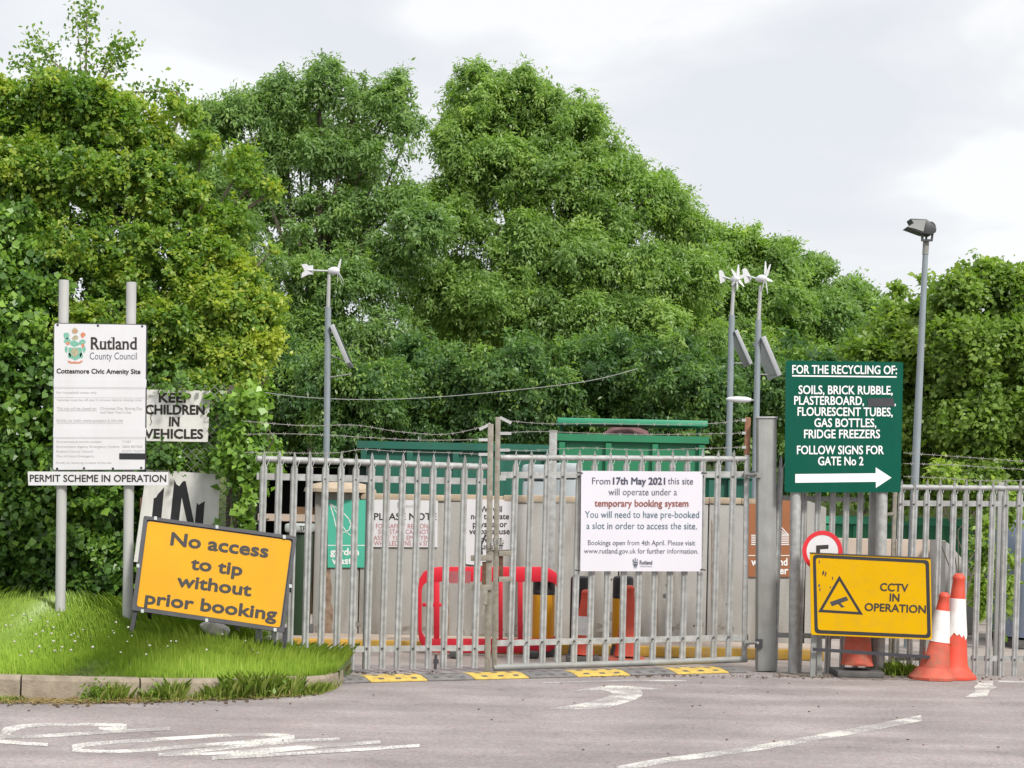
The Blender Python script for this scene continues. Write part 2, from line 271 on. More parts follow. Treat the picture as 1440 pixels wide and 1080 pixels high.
# ------------------------------------------------------------------ mesh and object helpers
class MB:
    def __init__(s): s.v = []; s.f = []; s.smooth = []
    def add(s, vs, fs, smooth=False):
        o = len(s.v); s.v += [Vector(v) for v in vs]
        s.f += [[i + o for i in f] for f in fs]; s.smooth += [smooth] * len(fs)
    def box(s, c, size, R=None):
        c = Vector(c); h = Vector(size) / 2
        vs = []
        for x in (-1, 1):
            for y in (-1, 1):
                for z in (-1, 1):
                    p = Vector((x * h.x, y * h.y, z * h.z)); vs.append(c + (R @ p if R else p))
        s.add(vs, [(0, 1, 3, 2), (4, 6, 7, 5), (0, 4, 5, 1), (2, 3, 7, 6), (0, 2, 6, 4), (1, 5, 7, 3)])
        return s
    def bar(s, a, b, w, d, side=None):
        """rectangular bar from a to b, w wide along side, d deep across it"""
        a = Vector(a); b = Vector(b); t = (b - a).normalized()
        side = Vector(side) if side else (Vector((1, 0, 0)) if abs(t.x) < 0.9 else Vector((0, 0, 1)))
        side = (side - t * side.dot(t)).normalized(); n = t.cross(side)
        vs = []
        for p in (a, b):
            for i, j in ((-1, -1), (1, -1), (1, 1), (-1, 1)): vs.append(p + side * (i * w / 2) + n * (j * d / 2))
        s.add(vs, [(3, 2, 1, 0), (4, 5, 6, 7), (0, 1, 5, 4), (1, 2, 6, 5), (2, 3, 7, 6), (3, 0, 4, 7)])
        return s
    def tube(s, pts, rad, seg=10, caps=True):
        pts = [Vector(p) for p in pts]; n = len(pts)
        if not hasattr(rad, '__len__'): rad = [rad] * n
        vs = []; prev = None
        for i, p in enumerate(pts):
            t = (pts[min(i + 1, n - 1)] - pts[max(i - 1, 0)]).normalized()
            if prev is None:
                a = Vector((1, 0, 0)) if abs(t.x) < 0.8 else Vector((0, 0, 1))
            else: a = prev
            a = (a - t * a.dot(t)).normalized(); prev = a; b = t.cross(a)
            for k in range(seg):
                q = 2 * math.pi * k / seg; vs.append(p + (a * math.cos(q) + b * math.sin(q)) * rad[i])
        fs = []
        for i in range(n - 1):
            for k in range(seg):
                k2 = (k + 1) % seg; fs.append((i * seg + k, i * seg + k2, (i + 1) * seg + k2, (i + 1) * seg + k))
        s.add(vs, fs, True)
        if caps:
            o = len(s.v) - len(vs)
            s.f.append([o + k for k in reversed(range(seg))]); s.smooth.append(False)
            s.f.append([o + (n - 1) * seg + k for k in range(seg)]); s.smooth.append(False)
        return s
    def lathe(s, o, prof, seg=24, axis=Vector((0, 0, 1)), sq=None):
        o = Vector(o); axis = axis.normalized(); a = Vector((1, 0, 0)) if abs(axis.x) < 0.8 else Vector((0, 1, 0))
        a = (a - axis * a.dot(axis)).normalized(); b = axis.cross(a); vs = []; n = len(prof)
        for r, z in prof:
            for k in range(seg):
                q = 2 * math.pi * (k + 0.5) / seg; vs.append(o + axis * z + (a * math.cos(q) + b * math.sin(q)) * r)
        fs = []
        for i in range(n - 1):
            for k in range(seg):
                k2 = (k + 1) % seg; fs.append((i * seg + k, i * seg + k2, (i + 1) * seg + k2, (i + 1) * seg + k))
        fs.append(tuple(reversed(range(seg)))); fs.append(tuple((n - 1) * seg + k for k in range(seg)))
        s.add(vs, fs, True); return s
    def prism(s, pl, poly, front=0.0, back=-0.01):
        """polygon given in photograph pixels, laid on board plane pl, from offset back to front"""
        A = [pl.pt(x, y, front) for x, y in poly]; B = [pl.pt(x, y, back) for x, y in poly]; n = len(poly)
        area = sum(poly[i][0] * poly[(i + 1) % n][1] - poly[(i + 1) % n][0] * poly[i][1] for i in range(n))
        if area > 0: A.reverse(); B.reverse()      # y is down in the photograph
        s.add(A + B, [list(range(n)), list(reversed(range(n, 2 * n)))] + [(i, n + i, n + (i + 1) % n, (i + 1) % n) for i in range(n)])
        return s
    def flat(s, pl, poly, off):
        A = [pl.pt(x, y, off) for x, y in poly]; n = len(poly)
        area = sum(poly[i][0] * poly[(i + 1) % n][1] - poly[(i + 1) % n][0] * poly[i][1] for i in range(n))
        if area > 0: A.reverse()
        s.add(A, [list(range(n))]); return s
    def ring(s, pl, outer, inner, front, back):
        n = len(outer); vs = [pl.pt(x, y, front) for x, y in outer] + [pl.pt(x, y, front) for x, y in inner] \
            + [pl.pt(x, y, back) for x, y in outer] + [pl.pt(x, y, back) for x, y in inner]
        fs = []
        for i in range(n):
            j = (i + 1) % n
            fs += [(i, n + i, n + j, j), (2 * n + i, 2 * n + j, 3 * n + j, 3 * n + i), (i, j, 2 * n + j, 2 * n + i), (n + i, 3 * n + i, 3 * n + j, n + j)]
        s.add(vs, fs); return s
    def text(s, pl, body, a, b, cap, off=0.003, bold=0.0, fit=True):
        """lettering whose baseline runs from pixel a to pixel b, capitals cap pixels high"""
        if bold:
            a = Vector(a).to_2d(); b = Vector(b).to_2d(); u = (b - a).normalized(); h = bold * cap / CAPH * 1.5; w = Vector((u.y, -u.x))
            for k, (i, j) in enumerate(((-1, 0), (1, 0), (0, 1), (0, -1), (-.7, .7), (.7, -.7), (.7, .7), (-.7, -.7))): s.text(pl, body, a + u * h * (1 + i) + w * h * j, b - u * h * (1 - i) + w * h * j, cap, off + 0.0002 * k)
            return s
        vs, fs = glyphs(body)
        x0 = min(v[0] for v in vs); x1 = max(v[0] for v in vs)
        a = Vector(a).to_2d(); b = Vector(b).to_2d(); d = b - a; u = d.normalized(); w = Vector((u.y, -u.x))
        k = d.length / (x1 - x0); h = cap / CAPH
        s.add([pl.pt(*(a + u * ((x - x0) * k) + w * (y * h)), off) for x, y in vs], fs); return s
    def build(s, name, m, parent=None, bevel=0.0, sharp=40):
        me = bpy.data.meshes.new(name)
        org = parent_origin(parent)
        me.from_pydata([tuple(v - org) for v in s.v], [], s.f); me.update()
        if bevel:
            bm = bmesh.new(); bm.from_mesh(me)
            bmesh.ops.remove_doubles(bm, verts=bm.verts, dist=1e-5)
            es = [e for e in bm.edges if len(e.link_faces) == 2 and e.calc_face_angle(0) > 0.5]
            bmesh.ops.bevel(bm, geom=es, offset=bevel, segments=2, profile=0.5, affect='EDGES', clamp_overlap=True)
            bm.to_mesh(me); bm.free()
            for p in me.polygons: p.use_smooth = True
            me.set_sharp_from_angle(angle=math.radians(35))
        elif any(s.smooth):
            me.polygons.foreach_set('use_smooth', s.smooth); me.set_sharp_from_angle(angle=math.radians(sharp))
        me.materials.append(m)
        ob = bpy.data.objects.new(name, me); COL.objects.link(ob)
        if parent: ob.parent = parent
        return ob
ORG = {}
def parent_origin(p):
    o = Vector((0, 0, 0))
    while p is not None:
        o = o + p.location; p = p.parent
    return o
def tag(o, label, cat, group=None, kind=None):
    o['label'] = label; o['category'] = cat
    if group: o['group'] = group
    if kind: o['kind'] = kind
    return o
def thing(name, label, cat, loc, group=None):
    o = bpy.data.objects.new(name, None); COL.objects.link(o); o.location = Vector(loc); o.empty_display_size = 0.2
    return tag(o, label, cat, group)
GC = {}
def glyphs(body, bold=0.0):
    key = (body, bold)
    if key not in GC:
        cu = bpy.data.curves.new('lettering', 'FONT'); cu.body = body; cu.size = 1.0; cu.offset = bold; cu.resolution_u = 3
        ob = bpy.data.objects.new('lettering', cu); COL.objects.link(ob)
        me = bpy.data.meshes.new_from_object(ob.evaluated_get(bpy.context.evaluated_depsgraph_get()))
        GC[key] = ([(v.co.x, v.co.y) for v in me.vertices], [list(p.vertices) for p in me.polygons])
        bpy.data.objects.remove(ob); bpy.data.curves.remove(cu); bpy.data.meshes.remove(me)
    return GC[key]
CAPH = 1.0
CAPH = max(v[1] for v in glyphs('H')[0])
def rrect(c, r, n=4):
    """rounded quadrilateral through four pixel corners (tl, tr, br, bl)"""
    out = []
    for i in range(4):
        p = Vector(c[i]); a = (Vector(c[i - 1]) - p).normalized(); b = (Vector(c[(i + 1) % 4]) - p).normalized()
        for k in range(n + 1):
            t = k / n; q = (1 - t) ** 2 * (p + a * r) + 2 * t * (1 - t) * p + t * t * (p + b * r); out.append((q.x, q.y))
    return out
def inset(c, d):
    cx = [Vector(p) for p in c]; out = []
    for i in range(4):
        a = (cx[i - 1] - cx[i]).normalized(); b = (cx[(i + 1) % 4] - cx[i]).normalized(); out.append(tuple(cx[i] + a * d + b * d))
    return out
def zm(ox, oy, s): return lambda *p: [(ox + x / s, oy + y / s) for x, y in p]

# ------------------------------------------------------------------ ground, road, bank, kerb
def ground_poly(name, pts, z, m, label, cat, kind='structure'):
    mb = MB(); mb.add([(x, y, z) for x, y in pts], [list(range(len(pts)))]); o = mb.build(name, m); return tag(o, label, cat, None, kind)
ground_poly('ground', [(-600, -600), (600, -600), (600, 900), (-600, 900)], -0.03, MT['earth'], 'brown earth under the trees, reaching the horizon', 'ground')
ground_poly('road', [(-60, -30), (60, -30), (60, 17.35), (-60, 15.0)][0:2] + [(60, 18.9), (-60, 15.1)], -0.004, MT['road'], 'worn pinkish grey asphalt road in front of the gates', 'road')
ground_poly('yard', [(-60, 14.9), (60, 18.7), (60, 31), (-60, 31)], -0.012, MT['yard'], 'pale concrete yard behind the palisade gates', 'yard')

KT = [(-80, 0.27), (0, 0.262), (150, 0.25), (330, 0.235), (450, 0.17)]
def kerb_line():
    # pixel line of the kerb's foot on the road, left to right, then curling back to the gate
    px = [(-700, 985), (-300, 985), (0, 986), (120, 986), (240, 984), (340, 981), (420, 977), (455, 973), (474, 967), (484, 960), (484, 953)]
    return [G(*p) for p in px]
KL = kerb_line()
def kerb_y(x):
    for a, b in zip(KL, KL[1:]):
        if a.x <= x <= b.x: return a.y + (b.y - a.y) * (x - a.x) / max(b.x - a.x, 1e-6)
    return KL[0].y if x < KL[0].x else KL[-1].y
KX1 = KL[-2].x
def kerb_h(x):
    t = min(1, max(0, (x + 4.2) / 2.9)); return 0.205 - 0.075 * t
def bank_z(x, y):
    yf = kerb_y(x)
    t = min(1, max(0, (x + 4.2) / 2.75)); s = 0.135 * (1 - t) ** 0.8 + 0.012
    n = 0.02 * math.sin(x * 2.1 + y) + 0.012 * math.sin(x * 5.3 - y * 3.1)
    return kerb_h(x) + max(0, min(y, 15.85) - yf - 0.1) * s + n * min(1, max(0, y - yf) * 2)
def bank_hit(px, py):
    Y = 12.5
    while Y < 20:
        p = P(px, py, Y)
        if p.y > kerb_y(p.x) and p.z <= bank_z(p.x, p.y): return Vector((p.x, p.y, bank_z(p.x, p.y)))
        Y += 0.01
    return G(px, py)
def bank():
    mb = MB(); nx, ny = 90, 26; x0, x1 = -9.0, KX1 - 0.02
    for i in range(nx + 1):
        x = x0 + (x1 - x0) * i / nx; yf = kerb_y(x) + 0.12
        for j in range(ny + 1):
            y = yf + (19.5 - yf) * j / ny
            if x > -2.4: y = yf + (max(yf + 0.3, 15.95 + (x + 2.4) * 0.36) - yf) * j / ny
            mb.v.append(Vector((x, y, bank_z(x, y))))
    for i in range(nx):
        for j in range(ny):
            a = i * (ny + 1) + j; mb.f.append([a, a + ny + 1, a + ny + 2, a + 1]); mb.smooth.append(True)
    # skirt so the bank has a side towards the gate
    e = nx * (ny + 1)
    vs = [mb.v[e + j].copy() for j in range(ny + 1)]; mb.add(vs + [Vector((v.x, v.y, -0.02)) for v in vs], [(j, ny + 1 + j, ny + 2 + j, j + 1) for j in range(ny)])
    tag(mb.build('bank', MT['turf']), 'grassy bank behind the kerb on the left', 'bank', None, 'structure')
bank()
def kerb():
    mb = MB(); pts = []
    # resample the line to kerbstones about 0.9 m long
    dense = []
    for a, b in zip(KL, KL[1:]):
        n = max(2, int((b - a).length / 0.03))
        for k in range(n): dense.append(a.lerp(b, k / n))
    dense.append(KL[-1]); d = 0; cuts = [0]; acc = 0
    for i in range(1, len(dense)):
        acc += (dense[i] - dense[i - 1]).length
        lim = 0.915 if dense[i].x < -1.9 else 0.45
        if acc > lim: cuts.append(i); acc = 0
    cuts.append(len(dense) - 1)
    for s, e in zip(cuts, cuts[1:]):
        if e - s < 2: continue
        seg = [dense[s + (e - s) * k // 4] for k in range(5)]
        jx = rnd.uniform(-0.006, 0.006); jz = rnd.uniform(-0.006, 0.006); vs = []; g = 0.007
        for k, p in enumerate(seg):
            t = (seg[min(k + 1, 4)] - seg[max(k - 1, 0)]).normalized(); n = Vector((-t.y, t.x, 0))
            q = p + t * (g if k == 0 else (-g if k == 4 else 0)); h = kerb_h(p.x) + jz
            for dx, z in ((0 + jx, -0.02), (0.012 + jx, h - 0.03), (0.03 + jx, h), (0.125 + jx, h + 0.004), (0.125 + jx, -0.02)): vs.append(q + n * dx + Vector((0, 0, z)))
        fs = []
        for k in range(4):
            for c in range(5):
                c2 = (c + 1) % 5; fs.append((k * 5 + c, (k + 1) * 5 + c, (k + 1) * 5 + c2, k * 5 + c2))
        fs += [(0, 1, 2, 3, 4), (24, 23, 22, 21, 20)]; mb.add(vs, fs)
    tag(mb.build('kerb', MT['kerb']), 'worn concrete kerb along the grass bank', 'kerb', None, 'structure')
kerb()

def embankment():
    mb = MB(); nx, ny = 80, 10
    for i in range(nx + 1):
        x = -40 + 80 * i / nx
        for j in range(ny + 1):
            t = j / ny; mb.v.append(Vector((x, 44 + 12 * t, -0.05 + 3.4 * (t * t * (3 - 2 * t)) + 0.25 * math.sin(x * .7 + j) * t)))
    mb.f = [[i * (ny + 1) + j, (i + 1) * (ny + 1) + j, (i + 1) * (ny + 1) + j + 1, i * (ny + 1) + j + 1] for i in range(nx) for j in range(ny)]; mb.smooth = [True] * len(mb.f)
    tag(mb.build('embankment', MT['turf']), 'shaded grassy embankment under the trees behind the yard', 'embankment', None, 'structure')
embankment()
class GroundPlane:
    def pt(s, px, py, off=0.0): return G(px, py, 0.0) + Vector((0, 0, off))
GP = GroundPlane()
def smooth_poly(pts, n=5):
    """closed Catmull-Rom through pixel points"""
    out = []; k = len(pts)
    for i in range(k):
        p0, p1, p2, p3 = [Vector(pts[(i + j) % k]) for j in (-1, 0, 1, 2)]
        for q in range(n):
            t = q / n; out.append(tuple(0.5 * ((2 * p1) + (p2 - p0) * t + (2 * p0 - 5 * p1 + 4 * p2 - p3) * t * t + (3 * p1 - p0 - 3 * p2 + p3) * t ** 3)))
    return out
def stroke(pts, w, n=4):
    """open stroke with pixel half-heights w, as closed outline"""
    pp = [Vector(p) for p in pts]; cr = []
    for i in range(len(pp) - 1):
        p0, p1, p2, p3 = pp[max(i - 1, 0)], pp[i], pp[i + 1], pp[min(i + 2, len(pp) - 1)]
        for q in range(n):
            t = q / n; cr.append(0.5 * ((2 * p1) + (p2 - p0) * t + (2 * p0 - 5 * p1 + 4 * p2 - p3) * t * t + (3 * p1 - p0 - 3 * p2 + p3) * t ** 3))
    cr.append(pp[-1]); L = []; R = []
    for i, p in enumerate(cr):
        t = (cr[min(i + 1, len(cr) - 1)] - cr[max(i - 1, 0)]).normalized(); nn = Vector((-t.y, t.x))
        # the ground is seen edge-on: a line running across the view shows thinner
        ww = w * (0.45 + 0.55 * abs(t.y) * 3) if True else w
        L.append(tuple(p + nn * ww)); R.append(tuple(p - nn * ww))
    return L + R[::-1]
def strokes(mb, pts, w, off):
    o = stroke(pts, w); n = len(o) // 2
    A = [GP.pt(*o[i], off) for i in range(n)]; B = [GP.pt(*o[2 * n - 1 - i], off) for i in range(n)]
    fs = []
    for i in range(n - 1):
        q = [A[i], A[i + 1], B[i + 1], B[i]]
        fs.append((i, i + 1, n + i + 1, n + i) if (q[1] - q[0]).cross(q[3] - q[0]).z > 0 else (n + i, n + i + 1, i + 1, i))
    mb.add(A + B, fs)
def road_markings():
    z = zm(680, 720, 3.6)
    arrow = z((325, 994), (470, 973), (555, 955), (620, 935), (655, 918), (632, 905), (590, 898), (520, 900), (425, 909), (540, 888), (640, 877), (740, 880), (860, 890), (932, 897), (820, 897), (790, 898), (808, 912), (800, 930), (765, 950), (705, 968), (640, 985), (560, 996), (440, 996))
    mb = MB(); mb.flat(GP, arrow, -0.0025); tag(mb.build('road_marking', MT['paint']), 'white turn arrow painted on the road before the gate', 'road marking', None, 'structure')
    mb = MB(); mb.flat(GP, [(762, 958.5), (880, 955.5), (965, 956), (965, 957.6), (880, 957.6), (764, 960.2)], -0.0025)
    tag(mb.build('road_marking', MT['paint_faint']), 'faint white line across the road below the speed ramp', 'road marking', None, 'structure')
    mb = MB(); strokes(mb, [(868, 1081), (940, 1068), (1010, 1059), (1090, 1047), (1170, 1033), (1240, 1020), (1296, 1009)], 5.6, -0.0025)
    tag(mb.build('road_marking', MT['paint_faint']), 'long faded white lane line curving across the road at right', 'road marking', None, 'structure')
    mb = MB(); mb.flat(GP, [(1372, 957), (1397, 957.5), (1396, 963), (1404, 966), (1392, 970), (1388, 979), (1357, 980), (1372, 972), (1370, 965), (1376, 961)], -0.0025)
    tag(mb.build('road_marking', MT['paint']), 'broken patch of white paint right of the traffic cones', 'road marking', None, 'structure')
    mb = MB(); mb.flat(GP, [(1404, 956.5), (1470, 958), (1470, 960.5), (1404, 959)], -0.0025)
    tag(mb.build('road_marking', MT['paint']), 'short white line under the fence at far right', 'road marking', None, 'structure')
    # word painted lengthways on the road, seen from its side: S, L, O, W
    z = zm(0, 860, 2.0)
    S = [[(-90, 355), (0, 350), (30, 330), (90, 319), (200, 316), (310, 317), (356, 322)], [(356, 323), (320, 327), (278, 328)], [(-80, 372), (0, 352), (100, 350), (300, 338), (478, 328)], [(-80, 352), (0, 364), (60, 369), (135, 374)]]
    O = [[(204, 383), (250, 372), (400, 361), (560, 351), (680, 345), (770, 346), (815, 350)], [(828, 352), (760, 360), (600, 373), (440, 385), (330, 392), (235, 390), (205, 384)]]
    W = [[(445, 402), (640, 381), (850, 362), (955, 357)], [(445, 402), (620, 397), (830, 381), (1070, 366)], [(595, 412), (830, 385), (1068, 366)], [(595, 412), (830, 399), (1180, 376)]]
    for nm, ss, lab in (('letter', S, 'white painted road letter at the left edge of the photo'), ('letter', O, 'white painted oval road letter, middle of the three'), ('letter', W, 'white painted zigzag road letter, rightmost of the three')):
        mb = MB()
        for i, st in enumerate(ss): strokes(mb, z(*st), 4.0 if ss is W else 4.4, -0.0028 + 0.0005 * i)
        tag(mb.build('road_marking', MT['paint']), lab, 'road marking', None, 'structure')
road_markings()

def soil_strip():
    mb = MB(); r = random.Random(6); top = [(x, 944.5 + (x - 1090) * .012 + r.uniform(-1, 1)) for x in range(1088, 1330, 9)]
    bot = [(x, 951.5 + (x - 1090) * .022 + r.uniform(-1.6, 1.6)) for x in range(1330, 1086, -9)]
    mb.flat(GP, top + bot, -0.0012); tag(mb.build('soil_strip', MT['debris_soil']), 'thin strip of dirt gathered along the foot of the right fence', 'soil', None, 'structure')
soil_strip()
def speed_ramp():
    root = thing('speed_ramp', 'low rubber speed ramp of alternating yellow and black blocks across the gateway', 'speed ramp', G(770, 951))
    edges = [(468, 'k'), (521, 'y'), (602, 'k'), (668, 'y'), (745, 'k'), (812, 'y'), (887, 'k'), (952, 'y'), (1026, 'k'), (1052, None)]
    def front(px): return G(px, 960.5 - (px - 487) * 0.0262)
    for (a, c), (b, _) in zip(edges, edges[1:]):
        A = front(a + 0.6); B = front(b - 0.6); t = (B - A).normalized(); n = Vector((-t.y, t.x, 0)); mb = MB()
        prof = [(0, 0.0), (0.0, 0.010), (0.16, 0.036), (0.30, 0.036), (0.46, 0.010), (0.46, 0.0)]
        vs = [p + n * d + Vector((0, 0, z)) for p in (A, B) for d, z in prof]; k = len(prof)
        mb.add(vs, [(i, k + i, k + i + 1, i + 1) for i in range(k - 1)] + [tuple(range(k)), tuple(reversed(range(k, 2 * k)))])
        blk = mb.build('ramp_block', MT['rubber_yellow' if c == 'y' else 'rubber_grey'], root, 0.004)
        w = (B - A).length; gm = MB()
        for q in ((0.2, 0.5), (0.5, 0.8), (0.78, 1.0)) if w > 0.3 else ((0.4, 0.7),):
            u0 = A + t * (w * (q[0] - 0.02)); u1 = A + t * (w * (q[0] + 0.08))
            for d0, d1 in ((0.05, 0.10), (0.20, 0.27)):
                f = lambda d: (0.010 + (0.036 - 0.010) * d / 0.16 if d < 0.16 else 0.036) + 0.0015
                gm.add([u0 + n * d0 + Vector((0, 0, f(d0))), u1 + n * d0 + Vector((0, 0, f(d0))), u1 + n * d1 + Vector((0, 0, f(d1))), u0 + n * d1 + Vector((0, 0, f(d1)))], [(0, 1, 2, 3)])
        gm.build('tread_mark', MT['rubber'], blk)
speed_ramp()

# ------------------------------------------------------------------ palisade gates and fences
def pale_mb(pb, pt, w=0.064, lean=0.0):
    """one W-section pale from pb (foot) to pt (tip): narrow pointed prong, flared shoulder, corrugated body"""
    pt = pt + Vector((rnd.uniform(-.006, .006), rnd.uniform(-.008, .008), rnd.uniform(-.012, .008))); pb = pb + Vector((rnd.uniform(-.004, .004), 0, rnd.uniform(-.006, .006)))
    mb = MB(); X = Vector((1, 0, 0)); Y = Vector((0, 1, 0)); ax = (pt - pb); H = ax.length; ax.normalize(); th = 0.004
    def sect(h, ww, dep):
        c = pb + ax * h
        xs = (-0.5, -0.27, 0.0, 0.27, 0.5); ys = (dep, 0, dep * .7, 0, dep)
        fr = [c + X * (x * ww) + Y * y for x, y in zip(xs, ys)]; bk = [p + Y * th for p in fr]
        return fr + bk[::-1]
    S = [sect(0, w, 0.012), sect(H - 0.155, w, 0.012), sect(H - 0.118, w * 0.56, 0.012), sect(H - 0.045, w * 0.44, 0.010), sect(H, 0.006, 0.002)]
    vs = [v for s in S for v in s]; fs = []
    for i in range(len(S) - 1):
        for k in range(10):
            k2 = (k + 1) % 10; fs.append((i * 10 + k, i * 10 + k2, (i + 1) * 10 + k2, (i + 1) * 10 + k))
    fs += [tuple(reversed(range(10))), tuple(range(40, 50))]; mb.add(vs, fs)
    # side prong bent back over the rail
    q = pb + ax * (H - 0.135) + X * (w * 0.46)
    mb.bar(q, q + Vector((0.020, 0.035, 0.062)), 0.012, 0.004, (0, 1, 0))
    return mb
def lerp2(a, b, t): return (a[0] + (b[0] - a[0]) * t, a[1] + (b[1] - a[1]) * t)
def barbed(root, strands, Yf, r=0.003):
    for pts in strands:
        mb = MB(); W = [P(x, y, Yf(x)) for x, y in pts]; fine = []
        for i in range(len(W) - 1):
            p0, p1, p2, p3 = W[max(i - 1, 0)], W[i], W[i + 1], W[min(i + 2, len(W) - 1)]
            for q in range(8):
                t = q / 8; fine.append(0.5 * ((2 * p1) + (p2 - p0) * t + (2 * p0 - 5 * p1 + 4 * p2 - p3) * t * t + (3 * p1 - p0 - 3 * p2 + p3) * t ** 3))
        fine.append(W[-1]); mb.tube(fine, r, 5); acc = 0
        for a, b in zip(fine, fine[1:]):
            acc += (b - a).length
            if acc > 0.1:
                acc = 0
                for s in (-1, 1): mb.bar(a + Vector((0, 0, -0.014)), a + Vector((s * 0.012, 0.006, 0.014)), 0.004, 0.004)
        mb.build('barbed_wire', MT['wire'], root)

def left_leaf():
    Yf = lambda x: 15.75 + (x - 370) * (16.5 - 15.75) / 320
    root = thing('gate_leaf', 'left galvanised palisade gate leaf beside the ivy, with no notice on it', 'gate', P(530, 946, Yf(530)) * 1.0, 'pair of palisade gates')
    root.location.z = 0
    n = 15; xt0, xt1 = 371.0, 675.0; T = lambda t: lerp2((371, 633), (675, 640), t); skip = {7}
    for i in range(n):
        t = i / (n - 1); x, y = T(t); Yp = Yf(x)
        yb = 940 + 2.5 * t; xb = x - (yb - y) * 0.0265
        pb = P(xb, yb, Yf(xb)); pt = P(x, y, Yf(xb))
        pb = Vector((pb.x, pb.y, max(pb.z, 0.035)))
        pale_mb(pb, pt).build('pale', MT['galv'], root)
    pt = lambda x, y, o=0.0: P(x, y, Yf(x) + 0.03 + o)
    MB().tube([pt(361, 645.2), pt(520, 650.5), pt(690, 657)], 0.030, 14).build('top_rail', MT['galv'], root)
    MB().bar(pt(361, 669.7), pt(690, 677.5), 0.062, 0.012, (0, 0, 1)).build('upper_rail', MT['galv'], root)
    MB().bar(pt(361, 914), pt(690, 911), 0.055, 0.012, (0, 0, 1)).build('lower_rail', MT['galv'], root)
    MB().bar(G(514, 946.5) + Vector((0, 0.045, 0.03)), P(521, 652, Yf(521) + 0.075), 0.07, 0.05, (1, 0, 0)).build('stile', MT['galv_dull'], root)
    a = G(685.5, 944.5); b = P(690, 596, a.y)
    MB().bar(Vector((a.x, a.y + 0.03, 0.0)), b + Vector((0, 0.03, 0)), 0.055, 0.055, (1, 0, 0)).build('meeting_stile', MT['rusty'], root, 0.004)
    for y in (784.5, 826): 
        MB().bar(P(662, y + 0.3, a.y), P(693, y, a.y), 0.055, 0.035, (0, 0, 1)).build('lock_plate', MT['rusty'], root, 0.003)
    MB().bar(P(682.5, 790, a.y + 0.02), P(682, 822, a.y + 0.02), 0.06, 0.03, (1, 0, 0)).build('lock_box', MT['rust'], root)
    mb = MB(); mb.bar(P(683, 830, a.y - 0.02), P(682, 850, a.y - 0.02), 0.04, 0.03, (1, 0, 0)); mb.bar(P(681, 850, a.y - 0.02), P(678, 866, a.y - 0.02), 0.02, 0.02, (1, 0, 0)); mb.build('bolt_housing', MT['rusty'], root)
    mb = MB(); mb.bar(P(676, 768, a.y + 0.01), P(683, 752, a.y), 0.02, 0.012, (1, 0, 0)); mb.bar(P(677, 780, a.y), P(676, 766, a.y), 0.03, 0.012, (1, 0, 0)); mb.build('hasp', MT['frame'], root)
    mb = MB(); mb.tube([P(613, 921, Yf(613) - 0.02), P(612, 941, Yf(612) - 0.02)], 0.014, 8); mb.box(P(613, 930, Yf(613) - 0.02), (0.05, 0.03, 0.04)); mb.build('drop_bolt', MT['frame'], root)
    mb = MB()
    for i in range(n):
        t = i / (n - 1); x, y = T(t)
        for yy in (672 + 6 * t, 912):
            xx = x - (yy - y) * 0.0265; mb.lathe(P(xx, yy, Yf(xx) - 0.012), [(0.0, 0.0), (0.010, 0.004), (0.010, 0.02)], 8, Vector((0, 1, 0)))
    mb.build('bolt_head', MT['frame'], root)
    barbed(root, [[(340, 592), (400, 597), (440, 599), (500, 598), (560, 607), (620, 611), (660, 605), (690, 596)],
                  [(340, 611), (400, 610), (460, 612), (530, 616), (600, 619), (690, 618)],
                  [(345, 636), (400, 637), (470, 637), (510, 632), (560, 635), (640, 637), (690, 640)]], lambda x: Yf(x) + 0.03)
    for (x, y) in ((681, 601), (680, 618.5), (680, 639)):
        MB().bar(P(x - 7, y + (3 if y < 610 else 0), 16.48), P(x + 9, y - (5 if y < 610 else 0), 16.5), 0.028, 0.012, (0, 0, 1)).build('wire_bracket', MT['galv_light'], root)
left_leaf()

